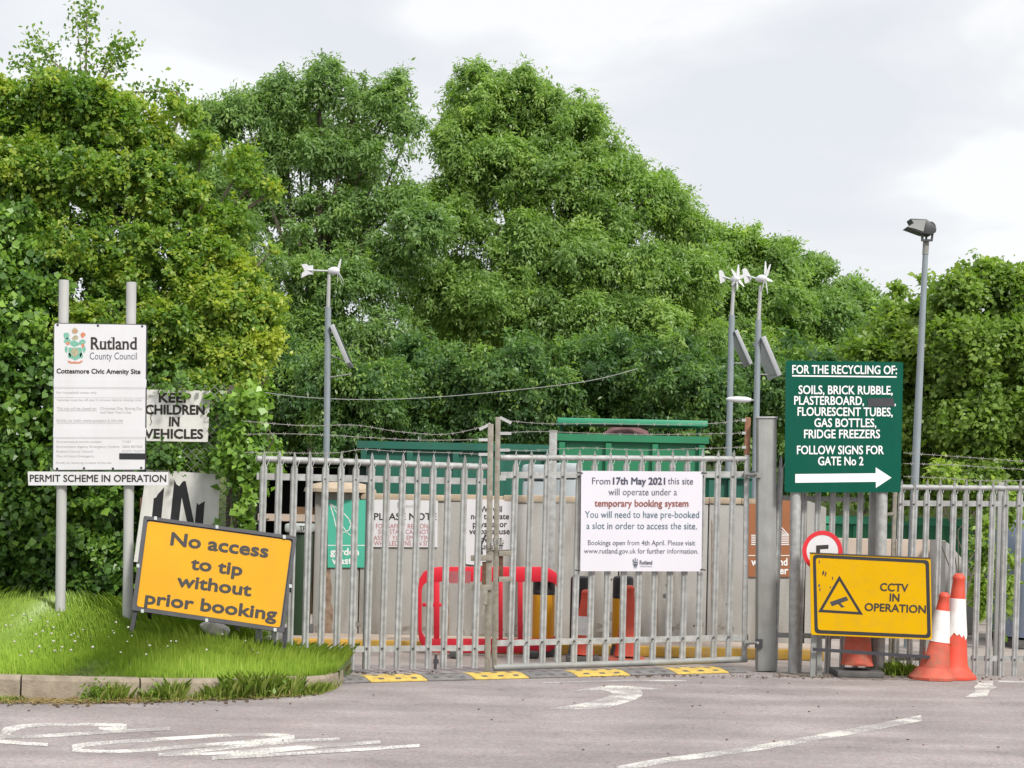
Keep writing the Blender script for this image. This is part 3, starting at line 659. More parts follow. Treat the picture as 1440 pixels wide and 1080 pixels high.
RX = [725.3, 748, 770, 793, 815, 837.3, 859.5, 882, 903.5, 925.5, 947, 968, 989.5, 1011, 1032]
def RY(x): return 16.55 + (x - 700) * (17.25 - 16.55) / 350
def right_leaf():
    root = thing('gate_leaf', 'right palisade gate leaf carrying the white printed notice', 'gate', P(870, 940, RY(870)), 'pair of palisade gates'); root.location.z = 0
    for i, x in enumerate(RX):
        t = (x - 725) / 307; y = 633 - 1.0 * t; yb = 936 - 9 * t; xb = x - (yb - y) * 0.027
        pale_mb(P(xb, yb, RY(x)), P(x, y, RY(x))).build('pale', MT['galv'], root)
    pt = lambda x, y, o=0.0: P(x, y, RY(x) + 0.03 + o)
    MB().tube([pt(703, 643.5), pt(880, 644.5), pt(1052, 645.5)], 0.028, 14).build('top_rail', MT['galv'], root)
    MB().bar(pt(704, 668), pt(1062, 667), 0.062, 0.012, (0, 0, 1)).build('upper_rail', MT['galv'], root)
    MB().bar(pt(698, 904.5), pt(1052, 896), 0.058, 0.012, (0, 0, 1)).build('lower_rail', MT['galv'], root)
    MB().tube([pt(694, 938.5), pt(870, 933.5), pt(1050, 927)], 0.032, 14).build('bottom_rail', MT['galv_dull'], root)
    a = P(695, 943, RY(697)); a.z = max(a.z, 0.02)
    MB().bar(a + Vector((0, 0.03, 0)), P(700.5, 586.5, RY(700) + 0.03), 0.05, 0.05, (1, 0, 0)).build('meeting_stile', MT['rusty'], root, 0.004)
    MB().bar(P(1046.5, 928, RY(1048) + 0.03), P(1050.5, 640, RY(1050) + 0.03), 0.05, 0.05, (1, 0, 0)).build('hinge_stile', MT['galv'], root, 0.004)
    MB().bar(P(1050.5, 640, RY(1050) + 0.03), P(1051.5, 587, RY(1050) + 0.03), 0.055, 0.045, (1, 0, 0)).build('wire_post', MT['rustbrown'], root, 0.003)
    for y in (778, 814.5): MB().bar(P(701, y, RY(700)), P(719, y, RY(719)), 0.05, 0.03, (0, 0, 1)).build('lock_plate', MT['rusty'], root, 0.003)
    MB().bar(P(704.5, 782, RY(704) + 0.03), P(704.5, 811, RY(704) + 0.03), 0.042, 0.03, (1, 0, 0)).build('lock_box', MT['rust'], root)
    MB().box(P(707, 672, RY(707)), (0.06, 0.02, 0.05)).build('clamp_plate', MT['galv_light'], root)
    for y in (668, 905):
        mb = MB(); mb.tube([P(1048, y, RY(1048) - 0.02), P(1066, y - 1, RY(1066) - 0.25)], 0.014, 8); mb.box(P(1050, y, RY(1050) - 0.02), (0.05, 0.05, 0.06)); mb.build('hinge', MT['galv_dull'], root)
    mb = MB()
    for i, x in enumerate(RX):
        for yy in (670, 904 - 8 * (x - 725) / 307):
            xx = x - (yy - 633) * 0.027; mb.lathe(P(xx, yy, RY(xx) - 0.012), [(0.0, 0.0), (0.010, 0.004), (0.010, 0.02)], 8, Vector((0, 1, 0)))
    mb.build('bolt_head', MT['frame'], root)
    barbed(root, [[(702, 589), (718, 592), (770, 596), (840, 596), (930, 597), (990, 596), (1020, 594), (1048, 590)],
                  [(702, 609), (760, 607), (850, 610), (940, 611), (1048, 609)],
                  [(702, 631), (740, 634), (820, 630), (900, 633), (980, 631), (1048, 629)]], lambda x: RY(x) + 0.03)
    for (x, y) in ((711, 591), (711, 609.5), (709, 633)):
        MB().bar(P(x - 8, y - (4 if y < 600 else 0), 16.56), P(x + 8, y + (4 if y < 600 else 0), 16.57), 0.028, 0.012, (0, 0, 1)).build('wire_bracket', MT['galv_light'], root)
    for y in (591, 609, 629): MB().box(P(1046, y, RY(1046)), (0.04, 0.03, 0.028)).build('wire_bracket', MT['galv_light'], root)
right_leaf()
def hinge_post():
    a = G(1076.5, 943); root = thing('gate_post', 'thick square grey steel post that carries the right gate leaf', 'gate post', a)
    MB().bar(a, P(1077.5, 589, a.y), 0.185, 0.185, (1, 0, 0)).build('post', MT['galv_dull'], root, 0.012)
    MB().bar(P(1077.5, 589, a.y), P(1077.5, 586.5, a.y), 0.205, 0.205, (1, 0, 0)).build('cap', MT['galv_light'], root, 0.004)
    MB().box(P(1067, 905, a.y - 0.1), (0.07, 0.05, 0.09)).build('hinge_plate', MT['frame'], root)
    MB().box(P(1066, 668, a.y - 0.1), (0.06, 0.04, 0.05)).build('hinge_plate', MT['galv_dull'], root)
hinge_post()
def fence_right():
    Y = 17.15
    foot = lambda px: Vector((P(px, 950, Y + 0.05).x, Y + 0.05, 0.0))
    root = thing('palisade_fence', 'fixed palisade fence behind the yellow camera sign, running off to the right', 'fence', G(1280, 953)); root.location.z = 0
    xs = [1098, 1132, 1152, 1172, 1192, 1211.5] + [1268 + i * 18.55 for i in range(34)]
    for x in xs:
        if abs(x - 1229) < 12: continue
        yt = 674.5 + (x - 1280) * 0.006; yb = 953 + (x - 1280) * 0.006
        if x < 1100: yt = 640
        xb = x - (yb - yt) * 0.03; pb = P(xb, yb, Y); pb.z = max(pb.z, -0.01)
        pale_mb(pb, P(x, yt, Y), 0.060).build('pale', MT['galv'], root)
    pt = lambda x, y, o=0.0: P(x, y, Y + 0.03 + o)
    MB().tube([pt(1262, 685), pt(1350, 686), pt(1900, 689)], 0.026, 14).build('top_rail', MT['galv'], root)
    MB().bar(pt(1263, 707.5), pt(1900, 712), 0.055, 0.012, (0, 0, 1)).build('upper_rail', MT['galv'], root)
    MB().bar(pt(1262, 925), pt(1900, 929), 0.055, 0.012, (0, 0, 1)).build('lower_rail', MT['galv'], root)
    MB().bar(pt(1093, 700), pt(1216, 703), 0.05, 0.012, (0, 0, 1)).build('upper_rail', MT['galv_dull'], root)
    MB().bar(pt(1093, 893), pt(1216, 896), 0.05, 0.012, (0, 0, 1)).build('lower_rail', MT['galv_dull'], root)
    MB().bar(foot(1223), P(1230, 672, Y + 0.05), 0.085, 0.085, (1, 0, 0)).build('post', MT['galv_dull'], root, 0.006)
    MB().bar(foot(1252), P(1259, 676, Y + 0.05), 0.042, 0.042, (1, 0, 0)).build('post', MT['rusty'], root, 0.003)
    MB().bar(foot(1401), P(1408, 678, Y + 0.05), 0.07, 0.05, (1, 0, 0)).build('post', MT['galv_dull'], root, 0.006)
    MB().bar(pt(1258, 722), pt(1247, 723), 0.03, 0.02, (0, 0, 1)).build('latch', MT['rusty'], root)
    mb = MB()
    for x in xs[6:]:
        for yy in (709, 926):
            xx = x - (yy - 675) * 0.03; mb.lathe(P(xx, yy + (x - 1280) * 0.012, Y - 0.012), [(0.0, 0.0), (0.009, 0.004), (0.009, 0.02)], 8, Vector((0, 1, 0)))
    mb.build('bolt_head', MT['frame'], root)
    barbed(root, [[(1270, 637), (1330, 641), (1400, 646), (1480, 651), (1600, 655)], [(1270, 652), (1340, 654), (1440, 660), (1600, 664)], [(1270, 670), (1320, 672), (1380, 676), (1450, 676), (1600, 680)]], lambda x: Y + 0.03)
fence_right()
def gate_chain():
    root = tag(bpy.data.objects.new('chain', None), 'galvanised chain looped round both gate stiles', 'chain'); COL.objects.link(root); root.location = P(695, 765, 16.5)
    mb = MB(); n = 11
    for s, (yo, dz) in ((0, (0, 0)), (1, (5, 1))):
        for i in range(n):
            t = i / (n - 1); c = P(684 + 22 * t, 770 + yo * 0.6 - 9 * t - 4 * math.sin(t * 3.1), 16.47 - 0.02 * math.sin(t * 3.1) - s * 0.012)
            th = 0.35 + (0.9 if i % 2 else -0.4); u = Vector((math.cos(th), 0, math.sin(th))); w = Vector((-u.z * 0.5, 0.85 if i % 2 else 0.2, u.x * 0.6)).normalized()
            ring = [c + u * (0.018 * math.cos(q)) + w * (0.011 * math.sin(q)) for q in [2 * math.pi * k / 10 for k in range(11)]]
            mb.tube(ring, 0.0034, 6, False)
    mb.build('links', MT['wire'], root)
gate_chain()

# ------------------------------------------------------------------ signs
def serif_word(mb, pl, a, b, cap, off):
    """'Rutland' with foot serifs and thin hairlines added to the plain letters"""
    mb.text(pl, 'Rutland', a, b, cap, off, 0.012)
    w = b[0] - a[0]; sl = (b[1] - a[1]) / w
    for f0, f1, h in ((0.0, .085, 0), (.12, .215, 0), (0.0, .06, 1), (.215, .255, .66), (.265, .32, .66), (.32, .37, 0), (.435, .515, 0), (.435, .48, 1), (.64, .665, 0), (.675, .735, 0), (.675, .71, .66), (.765, .83, 0), (.965, 1.01, 0), (.92, .965, 1)):
        x0 = a[0] + f0 * w; x1 = a[0] + f1 * w; y = a[1] + (x0 - a[0]) * sl - h * cap
        t = cap * 0.055; mb.flat(pl, [(x0, y - t if h == 0 else y), (x1, y - t if h == 0 else y), (x1, y if h == 0 else y + t), (x0, y if h == 0 else y + t)], off + 0.0008)

def crest(pl, root, z, off, mono=None):
    """a coat of arms: shield, mantling and scroll, in small flat shapes"""
    r2 = random.Random(3)
    def blob(mb, cx, cy, rx, ry, o, n=11, j=0.25):
        mb.flat(pl, z(*[(cx + rx * math.cos(q) * (1 + r2.uniform(-j, j)), cy + ry * math.sin(q) * (1 + r2.uniform(-j, j))) for q in [2 * math.pi * k / n for k in range(n)]]), o)
    t = MB(); t.flat(pl, z((165, 175), (248, 175), (250, 215), (238, 240), (207, 256), (176, 240), (163, 215)), off)
    blob(t, 158, 135, 20, 20, off); blob(t, 252, 140, 20, 18, off); blob(t, 152, 98, 18, 20, off); blob(t, 205, 150, 30, 18, off + .0004); blob(t, 150, 185, 10, 20, off); blob(t, 262, 185, 10, 22, off); blob(t, 170, 225, 10, 18, off); blob(t, 245, 225, 10, 18, off)
    t.build('crest_shield', mono or MT['crest_teal'], root)
    g = MB(); blob(g, 205, 70, 19, 19, off); blob(g, 207, 112, 20, 14, off + .0006); blob(g, 206, 205, 24, 28, off + .0008); g.build('crest_helmet', mono or MT['crest_gold'], root)
    o = MB(); o.flat(pl, z((160, 255), (185, 266), (207, 262), (230, 266), (252, 252), (250, 268), (230, 276), (185, 276), (162, 270)), off + .0006)
    blob(o, 255, 95, 16, 18, off + .0006); blob(o, 160, 148, 14, 10, off + .0008); blob(o, 255, 160, 8, 14, off + .0008); blob(o, 205, 70, 9, 9, off + .001)
    o.build('crest_scroll', mono or MT['crest_orange'], root)

def council_board():
    p1 = bank_hit(85, 861); p2 = bank_hit(180, 866); Y = p1.y
    root = thing('notice_board', 'tall white council board with coloured crest on two round posts at left', 'notice board', Vector(((p1.x + p2.x) / 2, Y, p1.z)))
    for (xa, ya, xb, yb) in ((85, 861, 90, 394), (179.5, 866, 184.8, 397)):
        MB().tube([P(xa, ya, Y) - Vector((0, 0, 0.15)), P(xb, yb, Y)], 0.046, 20).build('post', MT['board_post'], root)
    pl = Plane(140, 560, Y - 0.075); z = zm(60, 450, 4.5)
    c = z((70, 18), (660, 27), (651, 951), (62, 953))
    MB().prism(pl, rrect(c, 3), 0.0, -0.022).build('frame', MT['frame'], root)
    MB().prism(pl, rrect(inset(c, 1.1), 2.4), 0.0022, -0.004).build('panel', MT['white'], root)
    mb = MB(); mb.prism(pl, z((70, 371), (658, 377), (655, 428), (70, 424)), 0.0042, 0.0005); mb.build('cover_strip', MT['white'], root)
    mb = MB(); mb.prism(pl, z((68, 684), (655, 684), (653, 742), (67, 742)), 0.0042, 0.0005); mb.build('cover_strip', MT['white'], root)
    mb = MB(); mb.prism(pl, z((485, 843), (649, 844), (649, 883), (485, 882)), 0.0045, 0.0005); mb.build('blanking_tape', MT['black'], root)
    t = MB(); serif_word(t, pl, z((305, 185))[0], z((596, 186))[0], 75 / 4.5, 0.0035)
    t.text(pl, 'Cottesmore Civic Amenity Site', z((88, 337))[0], z((620, 341))[0], 29 / 4.5, 0.0035, 0.02); t.build('lettering', MT['char'], root)
    t = MB(); t.text(pl, 'County Council', z((298, 250))[0], z((597, 250))[0], 44 / 4.5, 0.0035); t.build('lettering', MT['slate'], root)
    t = MB()
    for s, x0, x1, y, cp in (('For household waste only', 88, 342, 466, 14), ('Vehicles must be off site 5 minutes before closing time', 88, 625, 513, 14), ('This site will be closed on:', 90, 342, 568, 17), ('Christmas Day, Boxing Day', 365, 632, 568, 17), ("and New Year's Day", 365, 562, 592, 17),
                             ('Strictly no trade waste accepted at this site', 88, 508, 643, 16), ('Environmental permit number', 88, 375, 777, 14), ('71057', 505, 562, 777, 14), ('Environment Agency Emergency Hotline', 88, 485, 808, 14), ('0800 807060', 505, 632, 808, 14),
                             ('Rutland County Council', 88, 318, 838, 14), ('01572 722577', 505, 645, 838, 14), ('Out of Hours Emergency', 88, 328, 868, 14), ('Strictly no removing contents of this site', 85, 435, 910, 14)):
        t.text(pl, s, z((x0, y))[0], z((x1, y))[0], cp / 4.5, 0.0035, 0.0)
    for x0, x1, y in ((90, 342, 573), (88, 508, 650)): t.flat(pl, z((x0, y), (x1, y), (x1, y + 3), (x0, y + 3)), 0.0035)
    for y in (432, 490, 748): t.flat(pl, z((75, y), (655, y + 3), (655, y + 5), (75, y + 2)), 0.0032)
    t.build('small_print', MT['faint'], root)
    crest(pl, root, z, 0.0035)
    mb = MB()
    for x, y in ((92, 941), (262, 938), (445, 940), (624, 936), (95, 32), (350, 36), (630, 40)): mb.lathe(pl.pt(*z((x, y))[0], 0.002), [(0.012, 0), (0.010, 0.004)], 8, Vector((0, -1, 0)))
    mb.build('screw', MT['frame'], root)
    # strip below
    pl2 = Plane(140, 672, Y - 0.075); c = [(39, 663), (236.5, 663.8), (236.5, 682.3), (40, 682.6)]
    r2 = thing('sign', 'narrow white permit strip fixed across the board posts under the tall board', 'sign', pl2.pt(138, 682))
    MB().prism(pl2, c, 0.002, -0.01).build('panel', MT['white'], r2)
    MB().text(pl2, 'PERMIT SCHEME IN OPERATION', (42, 677.3), (234, 677.6), 9.6, 0.0035, 0.012).build('lettering', MT['char'], r2)
    mb = MB(); mb.prism(pl2, [(80, 665), (90, 665), (90, 681), (80, 681)], -0.012, -0.03); mb.prism(pl2, [(175, 665), (186, 665), (186, 681), (175, 681)], -0.012, -0.03); mb.build('bracket', MT['galv_dull'], r2)
council_board()

WYL = 17.05
def keep_sign():
    pl = Plane(250, 585, WYL); z = zm(0, 360, 3.273)
    c = z((640, 613), (968, 620), (956, 856), (640, 850)); c[0] = (188, c[0][1]); c[3] = (188, c[3][1])
    root = thing('sign', 'white board with black capitals warning about children, among the ivy', 'sign', pl.pt(241, 621))
    MB().prism(pl, c, 0.0, -0.012).build('panel', MT['white_dirty'], root)
    t = MB()
    for s, x0, x1, y in (('KEEP', 730, 879, 672), ('CHILDREN', 668, 943, 727), ('IN', 777, 826, 782), ('VEHICLES', 664, 936, 838)):
        t.text(pl, s, z((x0, y))[0], z((x1, y + 2))[0], 41 / 3.273, 0.002, 0.025)
    t.build('lettering', MT['char'], root)
    t = MB(); pts = z((690, 690), (700, 720), (693, 745), (698, 765), (690, 780))
    for a, b in zip(pts, pts[1:]): t.flat(pl, [(a[0] - .5, a[1]), (a[0] + .5, a[1]), (b[0] + .5, b[1]), (b[0] - .5, b[1])], 0.0032)
    t.build('crack', MT['debris'], root)
keep_sign()
def in_sign():
    pl = Plane(250, 720, WYL - 0.03); z = zm(170, 600, 6.75)
    root = thing('sign', 'large dirty white board with broken black letters behind the amber sign', 'sign', bank_hit(250, 862))
    root.location = Vector((pl.pt(250, 720).x, WYL, bank_z(pl.pt(250, 720).x, WYL)))
    MB().prism(pl, [(206, 660), (309.5, 667), (304, 800), (188, 790)], 0.0, -0.015).build('panel', MT['white_dirty'], root)
    t = MB(); t.flat(pl, z((312, 680), (335, 672), (352, 640), (412, 575), (378, 930), (290, 920)), 0.002)
    t.flat(pl, z((508, 505), (530, 548), (555, 565), (575, 535), (590, 518), (615, 515), (700, 940), (632, 920), (578, 672), (548, 930), (466, 920)), 0.002)
    t.flat(pl, z((720, 720), (738, 742), (797, 706), (776, 960), (700, 950)), 0.002); t.build('lettering', MT['black'], root)
    for x in (200, 296): MB().bar(pl.pt(x, 700, -0.04), Vector((pl.pt(x, 700).x, WYL, bank_z(pl.pt(x, 700).x, WYL) - 0.1)), 0.05, 0.04, (1, 0, 0)).build('leg', MT['wood'], root)
in_sign()
def chain_link():
    Y = WYL + 0.06; a = P(195, 640, Y); b = P(330, 640, Y)
    root = thing('chain_link_fence', 'short run of rusty chain link mesh showing between ivy and white boards', 'fence', Vector(((a.x + b.x) / 2, Y, bank_z(a.x, Y)))); mb = MB()
    z0 = bank_z(a.x, Y); z1 = P(260, 540, Y).z; x0, x1 = P(204, 640, Y).x, P(322, 640, Y).x; p = 0.062; H = z1 - z0; W = x1 - x0; k = -H
    while k < W:
        for s in (1, -1):
            u0 = max(0, k); u1 = min(W, k + H)
            if u1 - u0 > 0.02:
                va, vb = u0 - k, u1 - k
                if s < 0: A = Vector((x0 + W - u0, Y + 0.004, z0 + va)); B = Vector((x0 + W - u1, Y + 0.004, z0 + vb))
                else: A = Vector((x0 + u0, Y, z0 + va)); B = Vector((x0 + u1, Y, z0 + vb))
                mb.bar(A, B, 0.0045, 0.0045, (0, 1, 0))
        k += p * 1.414
    mb.build('mesh', MT['galv_dull'], root)
    for x in (x1,): MB().bar((x, Y + 0.05, z0 - 0.1), (x, Y + 0.05, z1), 0.045, 0.045, (1, 0, 0)).build('post', MT['bark'], root)
chain_link()

def amber_sign():
    A = bank_hit(183, 893); B = bank_hit(398, 921)
    Ym = (A.y + B.y) / 2 + 0.12; pl = Plane(300, 808, Ym, 0.22, (B.y - A.y) / (B.x - A.x))
    root = thing('temporary_sign', 'large amber no-access sign tilted in a black frame on the grass', 'sign', A.lerp(B, 0.5))
    c = [(203.5, 726), (418, 756.5), (399, 889), (184.5, 860)]
    zc = zm(0, 640, 2.769); c = zc((560, 237), (1155, 318), (1105, 692), (512, 604))
    ci = inset(c, 6.4)
    MB().prism(pl, rrect(c, 2.5), 0.0, -0.012).build('back_plate', MT['frame'], root)
    MB().prism(pl, rrect(ci, 4.5), 0.003, -0.004).build('panel', MT['amber'], root)
    MB().ring(pl, rrect(c, 2.5), rrect(inset(c, 4.6), 3.5), 0.016, -0.002).build('frame', MT['frame'], root)
    t = MB()
    for s, x0, y0, x1, y1, cp in (('No access', 662, 349, 1043, 399, 48), ('to tip', 740, 443, 942, 470, 46), ('without', 687, 510, 977, 549, 46), ('prior booking', 562, 577, 1076, 643, 46)):
        t.text(pl, s, zc((x0, y0))[0], zc((x1, y1))[0], cp / 2.769, 0.0045, 0.025)
    t.build('lettering', MT['char'], root)
    m = (B.y - A.y) / (B.x - A.x)
    for (tx, ty, bx, by) in ((192, 858, 182.5, 893), (401.5, 886, 398, 921)):
        foot = bank_hit(bx, by)
        MB().bar(foot - Vector((0, 0, 0.06)), pl.pt(tx, ty - 4, -0.02), 0.035, 0.03, (1, 0, 0)).build('leg', MT['frame'], root)
    for (tx, ty, f) in ((200, 780, 0.0), (408, 808, 0.0)):
        top = pl.pt(tx, ty, -0.03); fx = top.x + (-0.01 if tx < 300 else -0.06); fy = top.y + 0.50
        MB().bar(Vector((fx, fy, bank_z(fx, fy) - 0.05)), top, 0.035, 0.03, (1, 0, 0)).build('prop', MT['frame'], root)
    MB().bar(pl.pt(198, 800, -0.035), pl.pt(408, 829, -0.035), 0.03, 0.02, (0, 0, 1)).build('cross_bar', MT['frame'], root)
    for x, y in ((605, 247), (844, 281), (1106, 320), (537, 432), (1130, 511), (554, 608), (804, 644), (1070, 681)):
        px, py = zc((x, y))[0]; MB().prism(pl, [(px - 2, py - 2.6), (px + 2, py - 2.2), (px + 2, py + 2.6), (px - 2, py + 2.2)], 0.021, 0.010).build('clip', MT['bin_lid'], root)
amber_sign()

def notice_banner():
    Yc = RY(900) - 0.035; pl = Plane(902, 733, Yc, 0.0, 0.005); pl = Plane(902, 733, Yc, 0.0, (RY(990) - RY(815)) / (P(990, 733, RY(990)).x - P(815, 733, RY(815)).x)); z = zm(680, 560, 3.273)
    root = thing('notice', 'large white printed booking notice tied to the right gate leaf', 'notice', pl.pt(902, 804))
    c = z((450, 334), (1008, 338), (1003, 797), (446, 796))
    # slightly bowed between its ties
    mb = MB(); n = 24; m = 8
    for i in range(n + 1):
        for j in range(m + 1):
            a = lerp2(c[0], c[1], i / n); b = lerp2(c[3], c[2], i / n); q = lerp2(a, b, j / m)
            mb.v.append(pl.pt(*q, 0.004 * math.sin(i / n * math.pi * 6) * 0.35))
    mb.f = [[i * (m + 1) + j, i * (m + 1) + j + 1, (i + 1) * (m + 1) + j + 1, (i + 1) * (m + 1) + j] for i in range(n) for j in range(m)]
    k = len(mb.v); mb.v += [v - pl.n * 0.004 for v in mb.v[:k]]; mb.f += [[k + i for i in reversed(f)] for f in mb.f]
    edge = [i * (m + 1) for i in range(n + 1)] + [n * (m + 1) + j for j in range(1, m + 1)] + [i * (m + 1) + m for i in reversed(range(n))] + [j for j in reversed(range(1, m))]
    mb.f += [[edge[i], edge[(i + 1) % len(edge)], k + edge[(i + 1) % len(edge)], k + edge[i]] for i in range(len(edge))]
    mb.smooth = [True] * len(mb.f); mb.build('panel', MT['banner'], root)
    def lines(m, rows, off=0.0035):
        t = MB()
        for s, x0, x1, y, cp, b in rows: t.text(pl, s, z((x0, y))[0], z((x1, y + 1))[0], cp / 3.273, off, b)
        t.build('lettering', m, root)
    lines(MT['navy'], (('From', 499, 583, 396, 31, 0.0), ('17th May 2021', 595, 836, 396, 31, 0.02), ('this site', 848, 964, 396, 31, 0.0)))
    lines(MT['slate'], (('will operate under a', 575, 890, 446, 31, 0.0), ('Bookings open from 4th April. Please visit', 480, 974, 676, 23, 0.0), ('www.rutland.gov.uk for further information.', 462, 988, 714, 23, 0.0), ('Rutland', 718, 776, 764, 18, 0.01), ('County Council', 719, 775, 776, 7, 0.0)))
    lines(MT['brownprint'], (('temporary booking system', 510, 943, 498, 31, 0.012),))
    lines(MT['tealprint'], (('You will need to have pre-booked', 466, 992, 550, 31, 0.0), ('a slot in order to access the site.', 473, 982, 602, 31, 0.0)))
    zz = lambda *p: [(lambda a: (z((685 + (a[0] - 133) * 0.18, 735 + (a[1] - 48) * 0.205))[0]))(q) for q in p]
    crest(pl, root, zz, 0.0035, MT['slate'])
    for x, y, d in ((452, 342, -1), (1004, 343, 1), (440, 791, -1), (1000, 788, 1)):
        a = z((x - 18 * (d < 0) - 2, y))[0]; b = z((x + 18 * (d > 0) + 4, y + 3))[0]
        MB().bar(pl.pt(*a, 0.005), pl.pt(*b, 0.005), 0.012, 0.006, (0, 0, 1)).build('cable_tie', MT['black'], root)
notice_banner()

def green_sign():
    a = G(1116, 944); Y = a.y - 0.25; Yp = a.y - 0.14
    a = G(1115.5, 946); Yp = a.y; pl = Plane(1186, 600, Yp - 0.07); z = zm(1040, 480, 3.6)
    root = thing('direction_sign', 'big dark green recycling sign with a white arrow on two posts', 'sign', G(1180, 946))
    MB().tube([a, P(1121, 520, Yp)], 0.052, 20).build('post', MT['galv'], root)
    MB().tube([P(1236, 948, Yp), P(1243, 520, Yp)], 0.056, 20).build('post', MT['galv'], root)
    c = z((234, 97), (829, 105), (815, 764), (228, 765))
    MB().prism(pl, rrect(c, 4), 0.0, -0.014).build('panel', MT['green_sign'], root)
    t = MB(); s = 1.0
    for b, x0, x1, y, dy in (('FOR THE RECYCLING OF:', 266, 797, 163, 3), ('SOILS, BRICK RUBBLE,', 298, 775, 266, 3), ('PLASTERBOARD,', 276, 630, 320, 2), ('FLOURESCENT TUBES,', 293, 775, 376, 3), ('GAS BOTTLES,', 378, 692, 433, 1), ('FRIDGE FREEZERS', 326, 711, 490, 0), ('FOLLOW SIGNS FOR', 290, 730, 571, 0), ('GATE No 2', 397, 627, 627, 0)):
        t.text(pl, b, z((x0, y))[0], z((x1, y + dy))[0], 42 / 3.6, 0.0022, 0.011)
    t.text(pl, ',', z((784, 323))[0], z((791, 323))[0], 36 / 3.6, 0.0022, 0.011)
    t.flat(pl, z((266, 171), (795, 177), (795, 184), (266, 178)), 0.0022)
    t.build('lettering', MT['white_letter'], root)
    t = MB(); t.prism(pl, z((282, 672), (689, 668), (689, 638), (769, 690), (690, 742), (690, 711), (282, 716)), 0.0022, 0.0002); t.build('arrow', MT['white_letter'], root)
    t = MB(); t.prism(pl, z((648, 289), (780, 287), (782, 329), (650, 331)), 0.003, 0.0002); t.build('blanking_patch', MT['frame'], root)
green_sign()

def cctv_sign():
    z = zm(1040, 700, 3.6); a = G(1143, 949); Y0 = a.y - 0.22; Y0 = 16.62
    pl = Plane(1225, 838, Y0, 0.05)
    root = thing('temporary_sign', 'yellow camera warning sign with black border standing on a low stand by the fence', 'sign', G(1225, 950))
    c = z((356, 278), (967, 305), (975, 719), (362, 693))
    MB().prism(pl, rrect(c, 3), 0.0, -0.012).build('panel', MT['yellow'], root)
    MB().prism(pl, z((354, 276), (969, 303), (967, 308), (357, 281)), 0.008, -0.014).build('frame', MT['frame'], root)
    ci = z((371, 287), (959, 316), (968, 711), (380, 686)); cj = z((386, 303), (942, 331), (951, 694), (396, 669))
    MB().ring(pl, rrect(ci, 6), rrect(cj, 4.5), 0.0025, 0.0002).build('border', MT['black'], root)
    tri = z((505, 394), (398, 578), (625, 592)); cx = sum(p[0] for p in tri) / 3; cy = sum(p[1] for p in tri) / 3
    tin = [(cx + (x - cx) * 0.80, cy + (y - cy) * 0.80) for x, y in tri]
    MB().ring(pl, tri, tin, 0.0025, 0.0002).build('warning_triangle', MT['black'], root)
    t = MB(); t.flat(pl, z((457, 528), (540, 499), (551, 518), (468, 549)), 0.0022); t.flat(pl, z((497, 536), (510, 532), (524, 546), (534, 552), (515, 556), (508, 546)), 0.0022); t.build('camera_symbol', MT['frame'], root)
    t = MB()
    for b, x0, y0, x1, y1 in (('CCTV', 710, 470, 853, 476), ('IN', 759, 523, 809, 525), ('OPERATION', 632, 571, 943, 584)): t.text(pl, b, z((x0, y0))[0], z((x1, y1))[0], 38 / 3.6, 0.0025, 0.016)
    t.build('lettering', MT['char'], root)
    t = MB(); r2 = random.Random(5)
    for x, y in ((425, 375), (433, 392), (403, 445), (407, 463), (460, 452), (470, 408), (421, 385), (404, 322), (437, 383)):
        t.flat(pl, z(*[(x + r2.uniform(2, 6) * math.cos(q), y + r2.uniform(5, 12) * math.sin(q)) for q in [k * 1.05 for k in range(6)]]), 0.0018)
    t.build('scuff', MT['debris'], root)
    Yl = a.y - 0.1
    for (bx, by, tx, ty) in ((1142.5, 951.5, 1144.5, 893), (1152, 950, 1152, 895), (1304, 955, 1305, 898)):
        MB().bar(G(bx, by), P(tx, ty, G(bx, by).y), 0.05, 0.03, (1, 0, 0)).build('leg', MT['galv_dull'], root)
    MB().bar(P(1143, 913, 16.62), P(1307, 924, 16.62), 0.032, 0.025, (0, 0, 1)).build('cross_bar', MT['frame'], root)
cctv_sign()
def round_sign():
    Y = 16.75; pl = Plane(1156, 775, Y)
    root = thing('round_sign', 'round white restriction sign with red ring half hidden behind the yellow sign', 'sign', pl.pt(1156, 805))
    e = lambda r: [(1156.5 + r * math.cos(q), 775 + r * 1.02 * math.sin(q)) for q in [2 * math.pi * k / 40 for k in range(40)]]
    MB().prism(pl, e(28.3), 0.0, -0.008).build('panel', MT['white'], root)
    MB().ring(pl, e(28.3), e(22.3), 0.003, 0.0002).build('ring', MT['red_sign'], root)
    z = zm(1060, 620, 6.0)
    t = MB(); t.flat(pl, z((526, 882), (630, 876), (630, 910), (560, 914), (556, 1010), (526, 1010)), 0.002); t.build('symbol', MT['char'], root)
    MB().bar(pl.pt(1156, 752, -0.035), pl.pt(1156, 798, -0.035), 0.04, 0.04, (1, 0, 0)).build('bracket', MT['galv_dull'], root)
round_sign()

